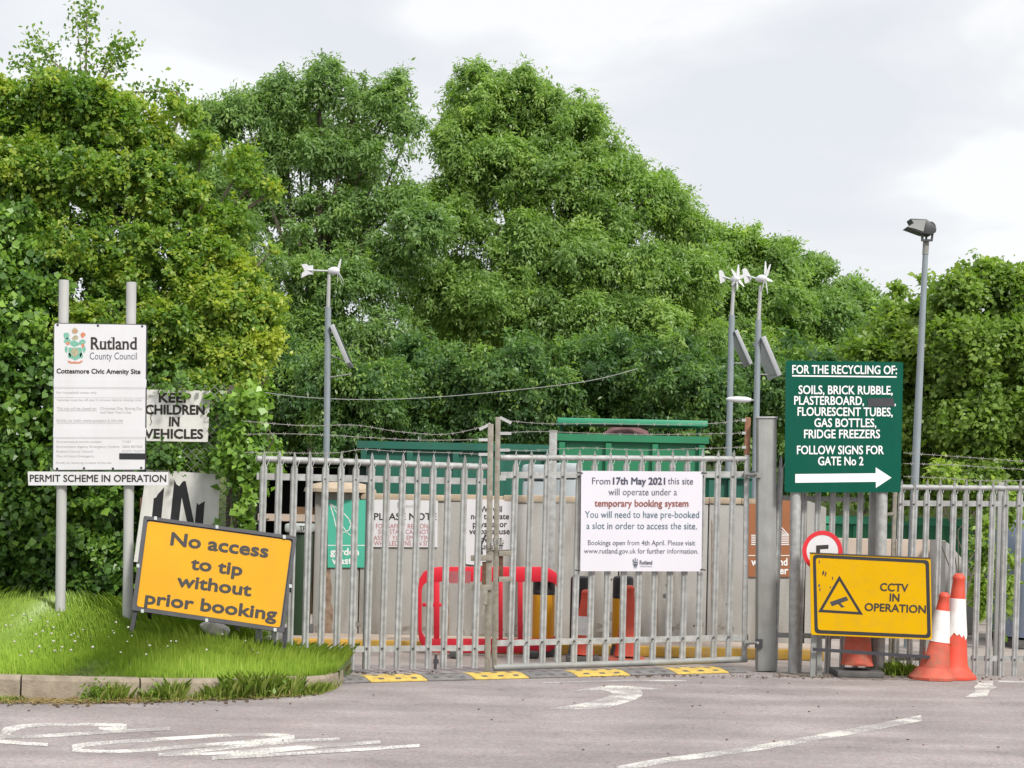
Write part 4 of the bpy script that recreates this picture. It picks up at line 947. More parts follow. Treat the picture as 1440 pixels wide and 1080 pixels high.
# ------------------------------------------------------------------ cones
def cone(label, foot_px, top_px, wb, group, body='orange', bands=((0.36, 0.80),), flare=True, base='orange_dirty', dx=0.0, jag=False, dirty=False):
    c = G(*foot_px); c.y += wb / 2; top = P(foot_px[0] + dx, top_px, c.y); H = top.z
    root = thing('traffic_cone', label, 'traffic cone', c, group)
    lean = Vector((top.x - c.x, 0, H)).normalized(); rb = wb * 0.36; rt = 0.030 * H / 0.75 + 0.008
    R = lambda t: rb + (rt - rb) * t
    mb = MB()
    if flare: mb.lathe(c, [(wb * 0.545, 0.0), (wb * 0.545, 0.025), (wb * 0.46, 0.06), (rb * 1.02, 0.115)], 8 if True else 24)
    else: mb.box(c + Vector((0, 0, 0.03)), (wb, wb, 0.06))
    mb.build('base', MT[base], root, 0.01 if not flare else 0)
    t0 = 0.10
    MB().lathe(c, [(R(t0) * 1.06, H * t0)] + [(R(t), H * t) for t in (0.14, 0.35, 0.6, 0.85, 0.93)] + [(R(0.93) * 1.12, H * 0.945), (R(0.95) * 1.1, H * 0.965), (R(1) * 0.9, H * 0.99), (R(1) * 0.6, H)], 28, lean).build('body', MT[body], root)
    if dirty: MB().lathe(c, [(R(t0) * 1.06 + 0.002, H * t0), (R(.14) + 0.003, H * .14), (R(.40) + 0.003, H * .40), (R(.41), H * .41)], 28, lean).build('dirty_skirt', MT['orange_dirty'], root)
    for a, b in bands:
        mb = MB(); mb.lathe(c, [(R(a) * 0.97, H * a), (R(a) + 0.004, H * a), (R(b) + 0.004, H * b), (R(b) * 0.97, H * b)], 28, lean)
        if jag:
            r3 = random.Random(9); n = 28
            for k in range(n): 
                dz = r3.uniform(-0.035, 0.05); 
                for idx in (k, n + k): mb.v[idx].z += dz
        mb.build('sleeve', MT['sleeve'], root)
    return root
cone('dirty orange and white cone in front, touching the yellow sign', (1320, 958), 832, 0.44, 'traffic cones', 'orange', ((0.43, 0.79),), True, 'orange_dirty', 9, False, True)
cone('taller red and white cone with a torn white band, behind the dirty cone', (1347, 957), 806, 0.43, 'traffic cones', 'orange', ((0.40, 0.76),), True, 'orange', 2, True)
c3 = cone('dull orange cone standing behind the yellow sign on a black rubber base', (1211, 953.2), 800, 0.46, 'traffic cones', 'orange_dirty', (), False, 'rubber')
cone('orange cone with a white band inside the yard by the black bollard', (820, 932), 829, 0.34, 'traffic cones', 'orange', ((0.37, 0.63),), False, 'rubber', 4)
cone('plain orange cone inside the yard in front of the right bollard', (882, 935), 823, 0.38, 'traffic cones', 'orange', (), False, 'orange_dirty', 4)

# ------------------------------------------------------------------ yard furniture
def barrier():
    Y = G(690, 921).y; root = thing('plastic_barrier', 'red plastic pedestrian barrier standing in the yard behind the gates', 'barrier', G(690, 921)); pl = Plane(690, 860, Y)
    x0, x1, yt, yb = 588, 789, 797, 918
    def rr(a, b, c, d, r): return rrect([(a, c), (b, c), (b, d), (a, d)], r, 4)
    mb = MB(); n = 20
    mb.ring(pl, rr(x0, x1, yt, yb, 30), rr(x0 + 5, x1 - 5, yt + 21, yb - 20, 14), 0.025, -0.025)
    for a, b in ((610, 618), (666, 671), (701, 707), (728, 735)): mb.prism(pl, [(a, yt + 20), (b, yt + 20), (b, yb - 20), (a, yb - 20)], 0.021, -0.021)
    mb.prism(pl, [(594, 848), (622, 848), (622, 853), (594, 853)], 0.018, -0.018)
    mb.build('frame', MT['red'], root, 0.006)
    for x in (640, 750): MB().box(G(x, 922) + Vector((0, 0, 0.03)), (0.10, 0.5, 0.06)).build('foot', MT['rubber'], root, 0.01)
    MB().prism(pl, rrect([(632, 803), (662, 803), (662, 820), (632, 820)], 2), 0.03, 0.024).build('reflector', MT['redprint'], root)
barrier()
def bollard(label, px, foot, top, w, body, split):
    c = G(px, foot); H = P(px, top, c.y).z; root = thing('bollard', label, 'bollard', c, 'bollards in the yard'); r = w / 2
    MB().lathe(c, [(r * 1.12, 0), (r * 1.12, H * 0.10), (r, H * 0.14), (r, H * 0.17)], 24).build('base', MT['rubber'], root)
    MB().lathe(c, [(r, H * 0.17), (r, H * split)], 24).build('body', MT[body], root)
    MB().lathe(c, [(r, H * split), (r, H * 0.95), (r * 0.93, H * 0.985), (r * 0.7, H)], 24).build('cap', MT['black'], root)
    for hz in (0.78,): MB().lathe(c, [(r + 0.002, H * (split + .03)), (r + 0.002, H * (split + .055))], 24).build('band', MT['frame'], root)
bollard('yellow bollard with black cap seen through the red barrier', 763, 921, 803, 0.24, 'bollard_yellow', 0.72)
bollard('yellow bollard with black cap behind the plain orange cone', 874, 926, 810, 0.22, 'bollard_yellow', 0.73)
bollard('all black bollard behind the banded orange cone', 814, 927, 810, 0.21, 'black', 0.72)
def steel_post():
    c = G(776, 921); c = Vector((P(776, 760, 18.9).x, 18.9, 0)); root = thing('steel_post', 'square grey steel post standing in the yard behind the right gate', 'post', c); t = P(778, 607, 18.9)
    MB().bar(c, t, 0.085, 0.085, (1, 0, 0)).build('shaft', MT['galv'], root, 0.005); MB().bar(t, t + Vector((0, 0, 0.015)), 0.10, 0.10, (1, 0, 0)).build('cap', MT['galv_dull'], root)
    MB().box(c + Vector((0, 0, 0.0125)), (0.2, 0.2, 0.025)).build('base_plate', MT['galv_dull'], root)
steel_post()

def wall():
    Y = 19.5; root = thing('concrete_wall', 'long pale concrete bay wall with waste signs behind the gates', 'wall', (0.4, Y, 0))
    X = lambda px: P(px, 800, Y).x; ztop = lambda px, py: P(px, py, Y).z
    cuts = [(505, 692), (628, 694), (745, 696), (870, 697), (995, 697), (1132, 701)]
    for (a, ya), (b, yb) in zip(cuts, cuts[1:]):
        zt = ztop((a + b) / 2, (ya + yb) / 2) - 0.09
        MB().box(((X(a) + X(b)) / 2, Y + 0.2, zt / 2), (X(b) - X(a) - 0.012, 0.4, zt)).build('wall_panel', MT['concrete'], root, 0.012)
        mb = MB(); n = 3
        for i in range(n):  # crumbling coping
            x0 = X(a) + (X(b) - X(a)) * i / n; x1 = X(a) + (X(b) - X(a)) * (i + 1) / n; h = 0.075 + rnd.uniform(-0.008, 0.008)
            mb.box(((x0 + x1) / 2, Y + 0.2 + rnd.uniform(-.01, .01), zt + 0.003 + h / 2), (x1 - x0 + 0.004 * 0, 0.43, h))
        mb.build('coping', MT['sandstone'], root, 0.012)
    zt = ztop(472, 692)
    MB().box(((X(440) + X(505)) / 2, Y + 0.25, zt / 2), (X(505) - X(440) - 0.01, 0.5, zt)).build('end_block', MT['concrete'], root, 0.02)
    MB().lathe(((X(440) + X(506)) / 2, Y + 0.25, zt), [(0.42, 0.0), (0.41, 0.04), (0.33, 0.09), (0.2, 0.115), (0.0, 0.12)], 4 * 5).build('end_cap', MT['sandstone'], root)
    # sloped wing at the right end
    mb = MB(); a, b = X(1132), X(1160); z0 = ztop(1132, 701)
    mb.add([(a + .01, Y, 0), (b, Y, 0), (b, Y, z0 - 0.10), (a + .01, Y, z0 - 0.02), (a + .01, Y + .4, 0), (b, Y + .4, 0), (b, Y + .4, z0 - 0.10), (a + .01, Y + .4, z0 - 0.02)], [(0, 1, 2, 3), (5, 4, 7, 6), (1, 5, 6, 2), (3, 2, 6, 7), (4, 0, 3, 7)]); mb.build('wing', MT['concrete'], root)
    # dark damp patches and holes low on the panels
    mb = MB(); pl = Plane(800, 800, Y); r4 = random.Random(8)
    for px, py, rx, ry in ((935, 838, 3, 3.5), (960, 820, 1.6, 1.6), (937, 823, 1.6, 1.6), (1006, 838, 1.4, 1.4), (900, 832, 1.5, 1.5), (860, 815, 1.5, 1.5), (976, 880, 1.5, 1.5), (1022, 850, 1.6, 1.6), (560, 800, 1.5, 2)):
        mb.flat(pl, [(px + rx * math.cos(q) * r4.uniform(.8, 1.2), py + ry * math.sin(q) * r4.uniform(.8, 1.2)) for q in [k * 0.7 for k in range(9)]], 0.0025)
    mb.build('bolt_hole', MT['rubber'], root)
    mb = MB()
    for k in range(40):
        px = r4.uniform(450, 1040); py = 900 - abs(r4.gauss(0, 14)); rx = r4.uniform(3, 16); ry = r4.uniform(2, 9)
        mb.flat(pl, [(px + rx * math.cos(q) * r4.uniform(.55, 1.2), min(py + ry * math.sin(q) * r4.uniform(.55, 1.2), 905)) for q in [j * 0.42 for j in range(15)]], 0.0012 + k * 0.00004)
    mb.build('damp_stain', mat('damp_concrete', (0.21, 0.19, 0.165), 0.95, 0, 0.3, 12), root)
    mb = MB()
    for px, w in ((462, 9), (1001, 1.6), (925, 1.4), (630, 3)):
        y = 705; pts = []
        top = [(px - w * .5 + r4.uniform(-1, 1) * w * .2, yy) for yy in range(730, 900, 12)]
        bot = [(px + w * .5 + r4.uniform(-1, 1) * w * .25, yy) for yy in range(894, 728, -12)]
        mb.flat(pl, top + bot, 0.0035)
    mb.build('rust_streak', mat('rust_streak', (0.24, 0.17, 0.12), 0.95, 0, 0.4, 14), root)
wall()
def yard_kerb():
    f = lambda px, py: G(px, py)
    mb = MB(); mt = MB()
    A = G(405, 914); B = G(1100, 929); Yk = 18.55
    x0, x1 = P(400, 900, Yk).x, P(1160, 900, Yk).x; h = 0.115
    mb.box(((x0 + x1) / 2, Yk + 0.06, h / 2 - 0.01), (x1 - x0, 0.12, h)); tag(mb.build('yard_kerb', MT['yellow_paint'], None, 0.015), 'yellow painted kerb in front of the concrete wall', 'kerb', None, 'structure')
    mt.box(((x0 + x1) / 2, (Yk + 0.122 + 19.495) / 2, 0.05), (x1 - x0, 19.495 - Yk - 0.122, 0.1)); tag(mt.build('yard_pavement', MT['plinth'], None, 0.0), 'pinkish raised pavement between yellow kerb and wall', 'pavement', None, 'structure')
yard_kerb()

def wall_signs():
    Y = 19.5; pl = Plane(600, 760, Y); o = 0.022
    # garden waste
    r = thing('sign', 'teal garden waste sign with a white leaf outline on the wall', 'sign', pl.pt(487, 798)); z = zm(340, 560, 3.43)
    MB().prism(pl, [(461, 703), (514.5, 703), (514.5, 798), (461, 798)], o, 0.002).build('panel', MT['teal'], r)
    zz = zm(340, 620, 6.55); t = MB()
    leaf = [(812, 572), (850, 700), (870, 790), (900, 830), (945, 842), (990, 820), (1008, 770), (990, 720), (940, 665), (870, 615), (812, 572)]
    leaf2 = [(812, 572), (850, 620), (900, 700), (935, 790), (975, 850), (1022, 880)]
    def line(pts, w):
        for a, b in zip(pts, pts[1:]):
            a, b = Vector(zz(a)[0]), Vector(zz(b)[0]); d = (b - a); n = Vector((-d.y, d.x)).normalized() * w; e = d.normalized() * w * .6
            t.flat(pl, [tuple(a + n - e), tuple(b + n + e), tuple(b - n + e), tuple(a - n - e)], o + 0.002)
    line(leaf, 0.65); line(leaf2, 0.5)
    t.flat(pl, [(461, 766.3), (514.5, 766.3), (514.5, 767.4), (461, 767.4)], o + 0.002)
    t.text(pl, 'garden', (464.5, 780.5), (505, 780.5), 9.5, o + 0.002, 0.02); t.text(pl, 'waste', (467, 793), (502, 793), 9.5, o + 0.002, 0.02)
    t.build('lettering', MT['white_letter'], r)
    # please note
    r = thing('sign', 'white wall sign with a black heading and four red lines about wheeled bins', 'sign', pl.pt(570, 770))
    MB().prism(pl, [(517, 702.5), (616, 703), (615, 769.5), (517, 769)], o, 0.002).build('panel', MT['white'], r)
    t = MB(); t.text(pl, 'PLEASE NOTE', (526, 731), (614, 731), 9.3, o + 0.002, 0.012); t.build('lettering', MT['char'], r)
    t = MB()
    for s, a, b, y in (('FOR SAFETY REASONS', 529, 606, 743), ('SITE STAFF CANNOT', 532, 603.5, 751), ('ASSIST YOU EMPTYING', 525.5, 610, 759.5), ('WHEELED BINS ON SITE', 526, 609, 767)): t.text(pl, s, (a, y), (b, y), 6.4, o + 0.002, 0.0)
    t.build('lettering', MT['redprint'], r)
    t = MB(); t.text(pl, 'Rutland', (563, 713.5), (581, 713.5), 4, o + 0.002); t.prism(pl, [(559, 706), (562, 706), (562, 714), (559, 714)], o + 0.002, o); t.build('small_print', MT['faint'], r)
    # abuse
    r = thing('sign', 'white wall sign behind the chained stiles about abuse of staff', 'sign', pl.pt(690, 790))
    MB().prism(pl, [(655.5, 702), (719, 703), (718.5, 773), (690, 773), (682, 796), (655, 793)], o, 0.002).build('panel', MT['white'], r)
    t = MB()
    for s, a, b, y in (('We will', 676, 706, 720), ('not tolerate', 662.5, 716, 730), ('physical or', 665, 713, 741), ('verbal abuse', 660, 717, 751), ('towards', 672, 706, 762), ('our staff', 671, 708, 772)): t.text(pl, s, (a, y), (b, y), 8.2, o + 0.002, 0.01)
    t.build('lettering', MT['char'], r)
    # wood and timber
    r = thing('sign', 'brown timber waste sign with white plank lines, behind the gate post', 'sign', pl.pt(1080, 811)); z = zm(1060, 620, 6)
    MB().prism(pl, [(1052, 702), (1111, 702), (1111, 811), (1052, 811)], o, 0.002).build('panel', MT['brown'], r); t = MB()
    for k in range(6):
        y = 760 + k * 1.0
        t.flat(pl, [(1056, 752 + k * 2.6), (1109, 752 + k * 2.6), (1109, 753.3 + k * 2.6), (1056, 753.3 + k * 2.6)], o + 0.002)
    for k in range(3): t.flat(pl, [(1090 - k * 3, 733 + k * 4), (1091.4 - k * 3, 733 + k * 4), (1109 - k * 3, 752), (1107 - k * 3, 752)], o + 0.0023)
    t.flat(pl, [(1052, 780.5), (1111, 780.5), (1111, 781.6), (1052, 781.6)], o + 0.002)
    t.text(pl, 'wood and', (1056, 795), (1107, 795), 10, o + 0.002, 0.02); t.text(pl, 'timber', (1070, 807), (1108, 807), 10, o + 0.002, 0.02); t.build('lettering', MT['white_letter'], r)
wall_signs()

def ribbed_skip(name, label, cat, px0, px1, ytop, Y, body, rim, depth=2.4, ribs=8, group=None, zlow=0.15):
    a = P(px0, ytop, Y); b = P(px1, ytop, Y); H = (a.z + b.z) / 2; cx = (a.x + b.x) / 2; W = b.x - a.x; c = Vector((cx, Y + depth / 2, 0))
    root = thing(name, label, cat, c, group); t = 0.05
    mb = MB()
    mb.box((cx, Y + t / 2, (H + zlow) / 2), (W, t, H - zlow)); mb.box((cx, Y + depth - t / 2, (H + zlow) / 2), (W, t, H - zlow))
    mb.box((a.x + t / 2, Y + depth / 2, (H + zlow) / 2), (t, depth - 2 * t - 0.004, H - zlow)); mb.box((b.x - t / 2, Y + depth / 2, (H + zlow) / 2), (t, depth - 2 * t - 0.004, H - zlow))
    mb.box((cx, Y + depth / 2, zlow + 0.04), (W - 2 * t - .004, depth - 2 * t - .004, 0.06)); mb.build('body', MT[body], root)
    for k in range(ribs + 1):
        x = a.x + 0.05 + (W - 0.10) * k / ribs; MB().box((x, Y - 0.041, (H - 0.06 + zlow) / 2), (0.09, 0.08, H - 0.1 - zlow)).build('rib', MT[body], root)
    mb = MB(); mb.box((cx, Y - 0.03, H - 0.0), (W + 0.12, 0.12, 0.11)); mb.box((cx, Y + depth + 0.03, H), (W + 0.12, 0.12, 0.11)); mb.box((a.x - 0.0, Y + depth / 2, H), (0.12, depth - 0.07, 0.108)); mb.box((b.x, Y + depth / 2, H), (0.12, depth - 0.07, 0.108)); mb.build('rim', MT[rim], root)
    for s in (-1, 1): MB().box((cx + s * W * 0.35, Y + depth / 2, zlow / 2 + 0.0), (0.12, depth * 0.9, zlow)).build('skid', MT['frame'], root)
    return root, a, b, H
ribbed_skip('skip', 'long dark green skip standing behind the left gate leaf', 'skip', 508, 775, 628, 26.0, 'skip_dark', 'skip_dark', 2.4, 4, 'green skips behind the wall')
def green_bay():
    root, a, b, H = ribbed_skip('skip', 'bright green skip with a raised cover bar, above the white notice', 'skip', 786, 991, 617, 27.0, 'skip', 'skip', 2.5, 3, 'green skips behind the wall')
    Y = 27.0; zt = P(888, 594, Y).z
    MB().box(((a.x + b.x) / 2, Y + 0.35, zt), (b.x - a.x + 0.06, 0.95, 0.09)).build('cover_bar', MT['skip_rim'], root, 0.01)
    for x in (a.x + 0.05, b.x - 0.06): MB().box((x, Y + 0.45, (H + 0.06 + zt - 0.05) / 2), (0.05, 0.05, zt - 0.05 - H - 0.06)).build('upright', MT['skip'], root)
    mb = MB(); c = P(880, 620, Y + 1.2); n = 20; m = 7; r5 = random.Random(4); rows = []
    hgt = P(880, 597, Y + 1.2).z - H + 0.5
    prof = [(1.0, 0), (0.8, 0.35), (0.55, 0.66), (0.4, 0.86), (0.22, 0.97), (0.05, 1.0)]
    for r, h in prof:
        for k in range(n): q = 2 * math.pi * k / n; mb.v.append(Vector((c.x + 0.85 * r * math.cos(q) * r5.uniform(.9, 1.1), Y + 1.2 + 0.8 * r * math.sin(q) * r5.uniform(.9, 1.1), H - 0.5 + hgt * h * r5.uniform(.94, 1.03))))
    for i in range(len(prof) - 1):
        for k in range(n): k2 = (k + 1) % n; mb.f.append([i * n + k, i * n + k2, (i + 1) * n + k2, (i + 1) * n + k]); mb.smooth.append(False)
    mb.f.append([(len(prof) - 1) * n + k for k in range(n)]); mb.smooth.append(False)
    tag(mb.build('waste_heap', MT['heap']), 'maroon heap of waste rising out of the bright green skip', 'waste heap')
green_bay()
ribbed_skip('skip', 'dark green skip filling the gap right of the white notice', 'skip', 996, 1060, 668, 25.0, 'skip_dark', 'skip_dark', 2.0, 2, 'green skips behind the wall')
ribbed_skip('skip', 'low green skip behind the right fence, above the pinkish block wall', 'skip', 1158, 1368, 733, 25.5, 'skip', 'skip_rim', 2.2, 5, 'green skips behind the wall')
def right_wall():
    Y = 23.0; root = thing('block_wall', 'low pinkish concrete block wall with a sloping end behind the right fence', 'wall', P(1250, 900, Y)); root.location.z = 0
    def slab(a, b, ya, yb, y0, d, m, nm):
        mb = MB(); A = P(a, ya, y0); B = P(b, yb, y0)
        mb.add([(A.x, y0, 0), (B.x, y0, 0), (B.x, y0, B.z), (A.x, y0, A.z), (A.x, y0 + d, 0), (B.x, y0 + d, 0), (B.x, y0 + d, B.z), (A.x, y0 + d, A.z)], [(0, 1, 2, 3), (5, 4, 7, 6), (1, 5, 6, 2), (3, 2, 6, 7), (4, 0, 3, 7), (0, 4, 5, 1)]); mb.build(nm, MT[m], root, 0.01)
    slab(1176, 1330, 757, 760, Y, 0.4, 'plinth', 'wall_panel'); slab(1332, 1372, 762, 806, Y, 0.4, 'concrete', 'sloping_end'); slab(1330, 1350, 760, 812, Y - 0.9, 0.85, 'concrete', 'wing')
right_wall()
def grey_boxes():
    for (a, b, yt, Y, lab) in ((734, 774, 652, 21.2, 'grey plastic bin standing left of the steel post, over the wall'), (779, 816, 650, 21.6, 'grey plastic bin standing right of the steel post, over the wall')):
        A = P(a, yt, Y); B = P(b, yt, Y); H = A.z; c = Vector(((A.x + B.x) / 2, Y + 0.35, 0)); root = thing('wheeled_bin', lab, 'bin', c, 'grey bins behind the wall'); W = B.x - A.x
        MB().box((c.x, c.y, 0.12 + (H - 0.32) / 2), (W * 0.92, 0.62, H - 0.32)).build('body', MT['greybox'], root, 0.04)
        MB().box((c.x, c.y, H - 0.10), (W, 0.7, 0.19)).build('lid', MT['greybox'], root, 0.05)
        for s in (-1, 1): MB().tube([(c.x + s * W * 0.4, c.y + 0.25, 0.1), (c.x + s * W * 0.4 + 0.05, c.y + 0.25, 0.1)], 0.1, 16).build('wheel', MT['rubber'], root)
grey_boxes()
def wheelie():
    Y = 19.0; A = P(402, 745, Y); B = P(434, 745, Y); c = Vector(((A.x + B.x) / 2, Y + 0.3, 0)); H = A.z; W = B.x - A.x
    root = thing('wheeled_bin', 'dark green wheeled bin with a pale lid beside the end of the wall', 'bin', c)
    mb = MB(); w, d = W / 2, 0.28
    mb.add([(c.x - w * .8, c.y - d * .8, 0.05), (c.x + w * .8, c.y - d * .8, 0.05), (c.x + w * .8, c.y + d * .8, 0.05), (c.x - w * .8, c.y + d * .8, 0.05), (c.x - w, c.y - d, H - .04), (c.x + w, c.y - d, H - .04), (c.x + w, c.y + d, H - .04), (c.x - w, c.y + d, H - .04)], [(3, 2, 1, 0), (4, 5, 6, 7), (0, 1, 5, 4), (1, 2, 6, 5), (2, 3, 7, 6), (3, 0, 4, 7)])
    mb.build('body', MT['bin_green'], root, 0.02); MB().box((c.x, c.y - 0.01, H + 0.02), (W * 1.12, 0.62, 0.1)).build('lid', MT['bin_lid'], root, 0.03)
    for s in (-1, 1): MB().tube([(c.x + s * w * 0.85, c.y + 0.24, 0.1), (c.x + s * w * 0.85 + 0.04, c.y + 0.24, 0.1)], 0.1, 16).build('wheel', MT['rubber'], root)
    pl = Plane(418, 745, Y - 0.035); MB().text(pl, 'TF', (421.5, 746), (430, 746), 6, 0.03, 0.02).build('lettering', MT['char'], root)
    # dark open shed behind
    Y = 24; A = P(352, 652, Y); B = P(498, 652, Y); root = thing('shed', 'dark open-fronted shed behind the left gate leaf', 'shed', Vector(((A.x + B.x) / 2, Y, 0))); X0, X1, H = A.x, B.x, A.z; cx = (X0 + X1) / 2; W = X1 - X0
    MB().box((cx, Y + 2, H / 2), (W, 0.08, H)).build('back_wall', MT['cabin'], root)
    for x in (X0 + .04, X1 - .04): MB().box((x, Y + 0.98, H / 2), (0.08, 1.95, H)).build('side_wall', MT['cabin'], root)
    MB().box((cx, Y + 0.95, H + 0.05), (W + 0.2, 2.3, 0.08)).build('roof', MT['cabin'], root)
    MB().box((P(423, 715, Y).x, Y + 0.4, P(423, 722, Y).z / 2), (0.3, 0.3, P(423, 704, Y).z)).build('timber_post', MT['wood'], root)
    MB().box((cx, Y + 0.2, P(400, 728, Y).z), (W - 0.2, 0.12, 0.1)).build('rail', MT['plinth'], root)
wheelie()
def bottle_banks():
    for (a, b, yt, Y, m, lab) in ((1410, 1436, 735, 21.6, 'bank_teal', 'teal bottle bank partly hidden behind the blue one at right edge'), (1424, 1560, 722, 20.6, 'bank_blue', 'blue grey bottle bank at the right edge behind the fence')):
        A = P(a, yt, Y); B = P(b, yt, Y); H = A.z; c = Vector(((A.x + B.x) / 2, Y + 0.5, 0)); W = max(B.x - A.x, 0.9); c.x = A.x + W / 2
        root = thing('bottle_bank', lab, 'bottle bank', c, 'bottle banks'); pr = [(0.46, 0.08), (0.47, 0.3), (0.50, 0.75), (0.50, 0.86), (0.46, 0.94), (0.34, 0.985), (0.12, 1.0)]
        mb = MB(); n = 24
        for r, h in pr:
            for k in range(n):
                q = 2 * math.pi * k / n; cs, sn = math.cos(q), math.sin(q); f = 1 / (abs(cs) ** 4 + abs(sn) ** 4) ** 0.25
                mb.v.append(c + Vector((cs * f * r * W, sn * f * r * 1.0, h * H)))
        for i in range(len(pr) - 1):
            for k in range(n): k2 = (k + 1) % n; mb.f.append([i * n + k, i * n + k2, (i + 1) * n + k2, (i + 1) * n + k]); mb.smooth.append(True)
        mb.f.append(list(reversed(range(n)))); mb.smooth.append(False); mb.f.append([(len(pr) - 1) * n + k for k in range(n)]); mb.smooth.append(False)
        mb.build('body', MT[m], root); MB().box(c + Vector((0, 0, 0.05)), (W * 0.8, 0.8, 0.1)).build('base', MT['rubber'], root)
        MB().lathe(c + Vector((-W * 0.1, -0.505, H * 0.62)), [(0.11, -0.012), (0.11, 0.03)], 20, Vector((0, -1, 0))).build('bottle_hole', MT['black'], root)
bottle_banks()

# ------------------------------------------------------------------ poles
def turbine_pole(label, Y, base, mid, top, hub, tail, blades, panel, lamp=None, brace=None, face=(0.5, -0.85, 0.05), pdir=(0.0, 1, 0), g='wind and solar lighting poles'):
    b = P(*base, Y); c = Vector((b.x, Y, 0)); root = thing('turbine_pole', label, 'lighting pole', c, g)
    m = P(*mid, Y); t = P(*top, Y); k = Y / F; foot = Vector((b.x - (m.x - b.x) * b.z / max(m.z - b.z, .1), Y, 0))
    root.location = foot
    MB().tube([foot, m], [4.6 * k, 4.3 * k], 16).build('lower_pole', MT['pole'], root); MB().tube([m, t], [2.9 * k, 2.4 * k], 12).build('upper_pole', MT['galv_light'], root)
    h = P(*hub, Y); f = Vector(face).normalized()
    nac = MB(); nac.lathe(h - f * (9 * k), [(0.2 * k, 0), (3.5 * k, 2 * k), (5.6 * k, 7 * k), (5.8 * k, 11 * k), (4.6 * k, 15 * k), (2.4 * k, 17.5 * k), (0.3 * k, 18.5 * k)], 16, f); nac = nac.build('nacelle', MT['turbine'], root)
    for (dx, dy) in blades:
        tip = P(hub[0] + dx, hub[1] + dy, Y) + f * (7 * k); o = h + f * (7 * k); d = (tip - o); L = d.length; d.normalize(); s = d.cross(f).normalized()
        if s.length < .1: s = Vector((1, 0, 0))
        mb = MB(); pr = [(0.12, 1.0), (0.3, 2.4), (0.65, 1.7), (1.0, 0.7)]; vs = []
        for u, w in pr:
            for sx, fy in ((-1, .3), (1, .3), (1, -.3), (-1, -.3)): vs.append(o + d * (L * u) + s * (sx * w * k) + f * (fy * k * 0.8 + sx * w * 0.3 * k))
        fs = [(i * 4 + j, i * 4 + (j + 1) % 4, i * 4 + 4 + (j + 1) % 4, i * 4 + 4 + j) for i in range(3) for j in range(4)] + [(3, 2, 1, 0), (12, 13, 14, 15)]
        mb.add(vs, fs); mb.build('blade', MT['turbine'], root)
    tv = [P(x, y, Y + 0.12) for x, y in tail]; ctr = sum(tv, Vector()) / len(tv); n = len(tv); mb = MB(); nn = Vector((0.25, 1, 0)).normalized() * 0.012
    mb.add([v - nn for v in tv] + [v + nn for v in tv], [list(reversed(range(n))), list(range(n, 2 * n))] + [(i, (i + 1) % n, n + (i + 1) % n, n + i) for i in range(n)]); mb.build('tail_vane', MT['turbine'], root)
    MB().tube([h - f * (5 * k), ctr], 1.1 * k, 8).build('tail_boom', MT['turbine'], root)
    # solar panel: seen nearly edge-on, tilted
    (x0, y0), (x1, y1), wd, depth = panel
    A = P(x0, y0, Y - 0.1); B = P(x1, y1, Y - 0.1); d = (B - A).normalized(); sd = Vector(pdir).normalized(); nrm = d.cross(sd).normalized()
    pn = MB(); pn.bar(A + sd * depth / 2, B + sd * depth / 2, depth, wd * k, sd); pn = pn.build('solar_panel', MT['solar_back'], root, 0.006)
    off = nrm * (wd * k / 2 + 0.003); off = off if off.x > 0 else -off
    q = MB(); q.bar(A.lerp(B, .04) + sd * depth / 2 + off, A.lerp(B, .96) + sd * depth / 2 + off, depth * .93, 0.005, sd); q.build('cells', MT['solar'], pn)
    for u, ln in ((0.12, 1), (0.97, 1)):
        j = A.lerp(B, u); px = foot.lerp(m, min(1, j.z / m.z)); MB().tube([Vector((px.x, Y, j.z + (0.12 if u > .5 and brace else 0))), j + sd * 0.1], 1.0 * k, 8).build('bracket', MT['galv_dull'], root)
    if brace: MB().tube([P(*brace[0], Y), P(*brace[1], Y - .1)], 1.0 * k, 8).build('arm', MT['galv_dull'], root)
    if lamp:
        (lx, ly), (rx, ry) = lamp; L0 = P(lx, ly, Y); R0 = P(rx, ry, Y); ax = (R0 - L0).normalized(); ln = (R0 - L0).length
        mb = MB(); mb.lathe(L0, [(0.4 * k, 0), (3 * k, ln * .12), (4.4 * k, ln * .45), (4.2 * k, ln * .8), (2.6 * k, ln)], 16, ax); lh = mb.build('lamp_head', MT['turbine'], root)
        MB().tube([R0, P(1064, 563.5, Y)], 1.2 * k, 8).build('lamp_arm', MT['galv'], root)
turbine_pole('wind turbine pole with its tail to the left, standing behind the left gate leaf', 24.0, (458.5, 700), (461.5, 432), (462.8, 386), (469, 381), [(424, 372), (431, 371), (434, 374), (440, 373), (440, 386), (434, 386), (424, 391), (425, 384), (429, 381)],
             [(4, -17), (8, 15), (-1, 16), (6, 20), (2, -12)], ((466.5, 457), (489.5, 511), 6.5, 0.75), None, ((462, 531), (494, 526)), (0.95, -0.3, 0.0), (-0.03, 1, 0))
turbine_pole('wind turbine pole with a white lamp arm, right behind the square gate post', 22.0, (1062, 660), (1066.8, 450), (1069.5, 402), (1070.5, 392), [(1044, 379), (1047, 377), (1050, 378), (1057, 391), (1055, 396), (1048, 399), (1046, 392)],
             [(0, -24), (7, -20), (10, 4), (3, 22), (-5, 16), (9, 5)], ((1073.5, 473), (1096.5, 528), 6.5, 0.8), ((1021, 561), (1056, 562.5)), None, (0.75, -0.65, 0.0))
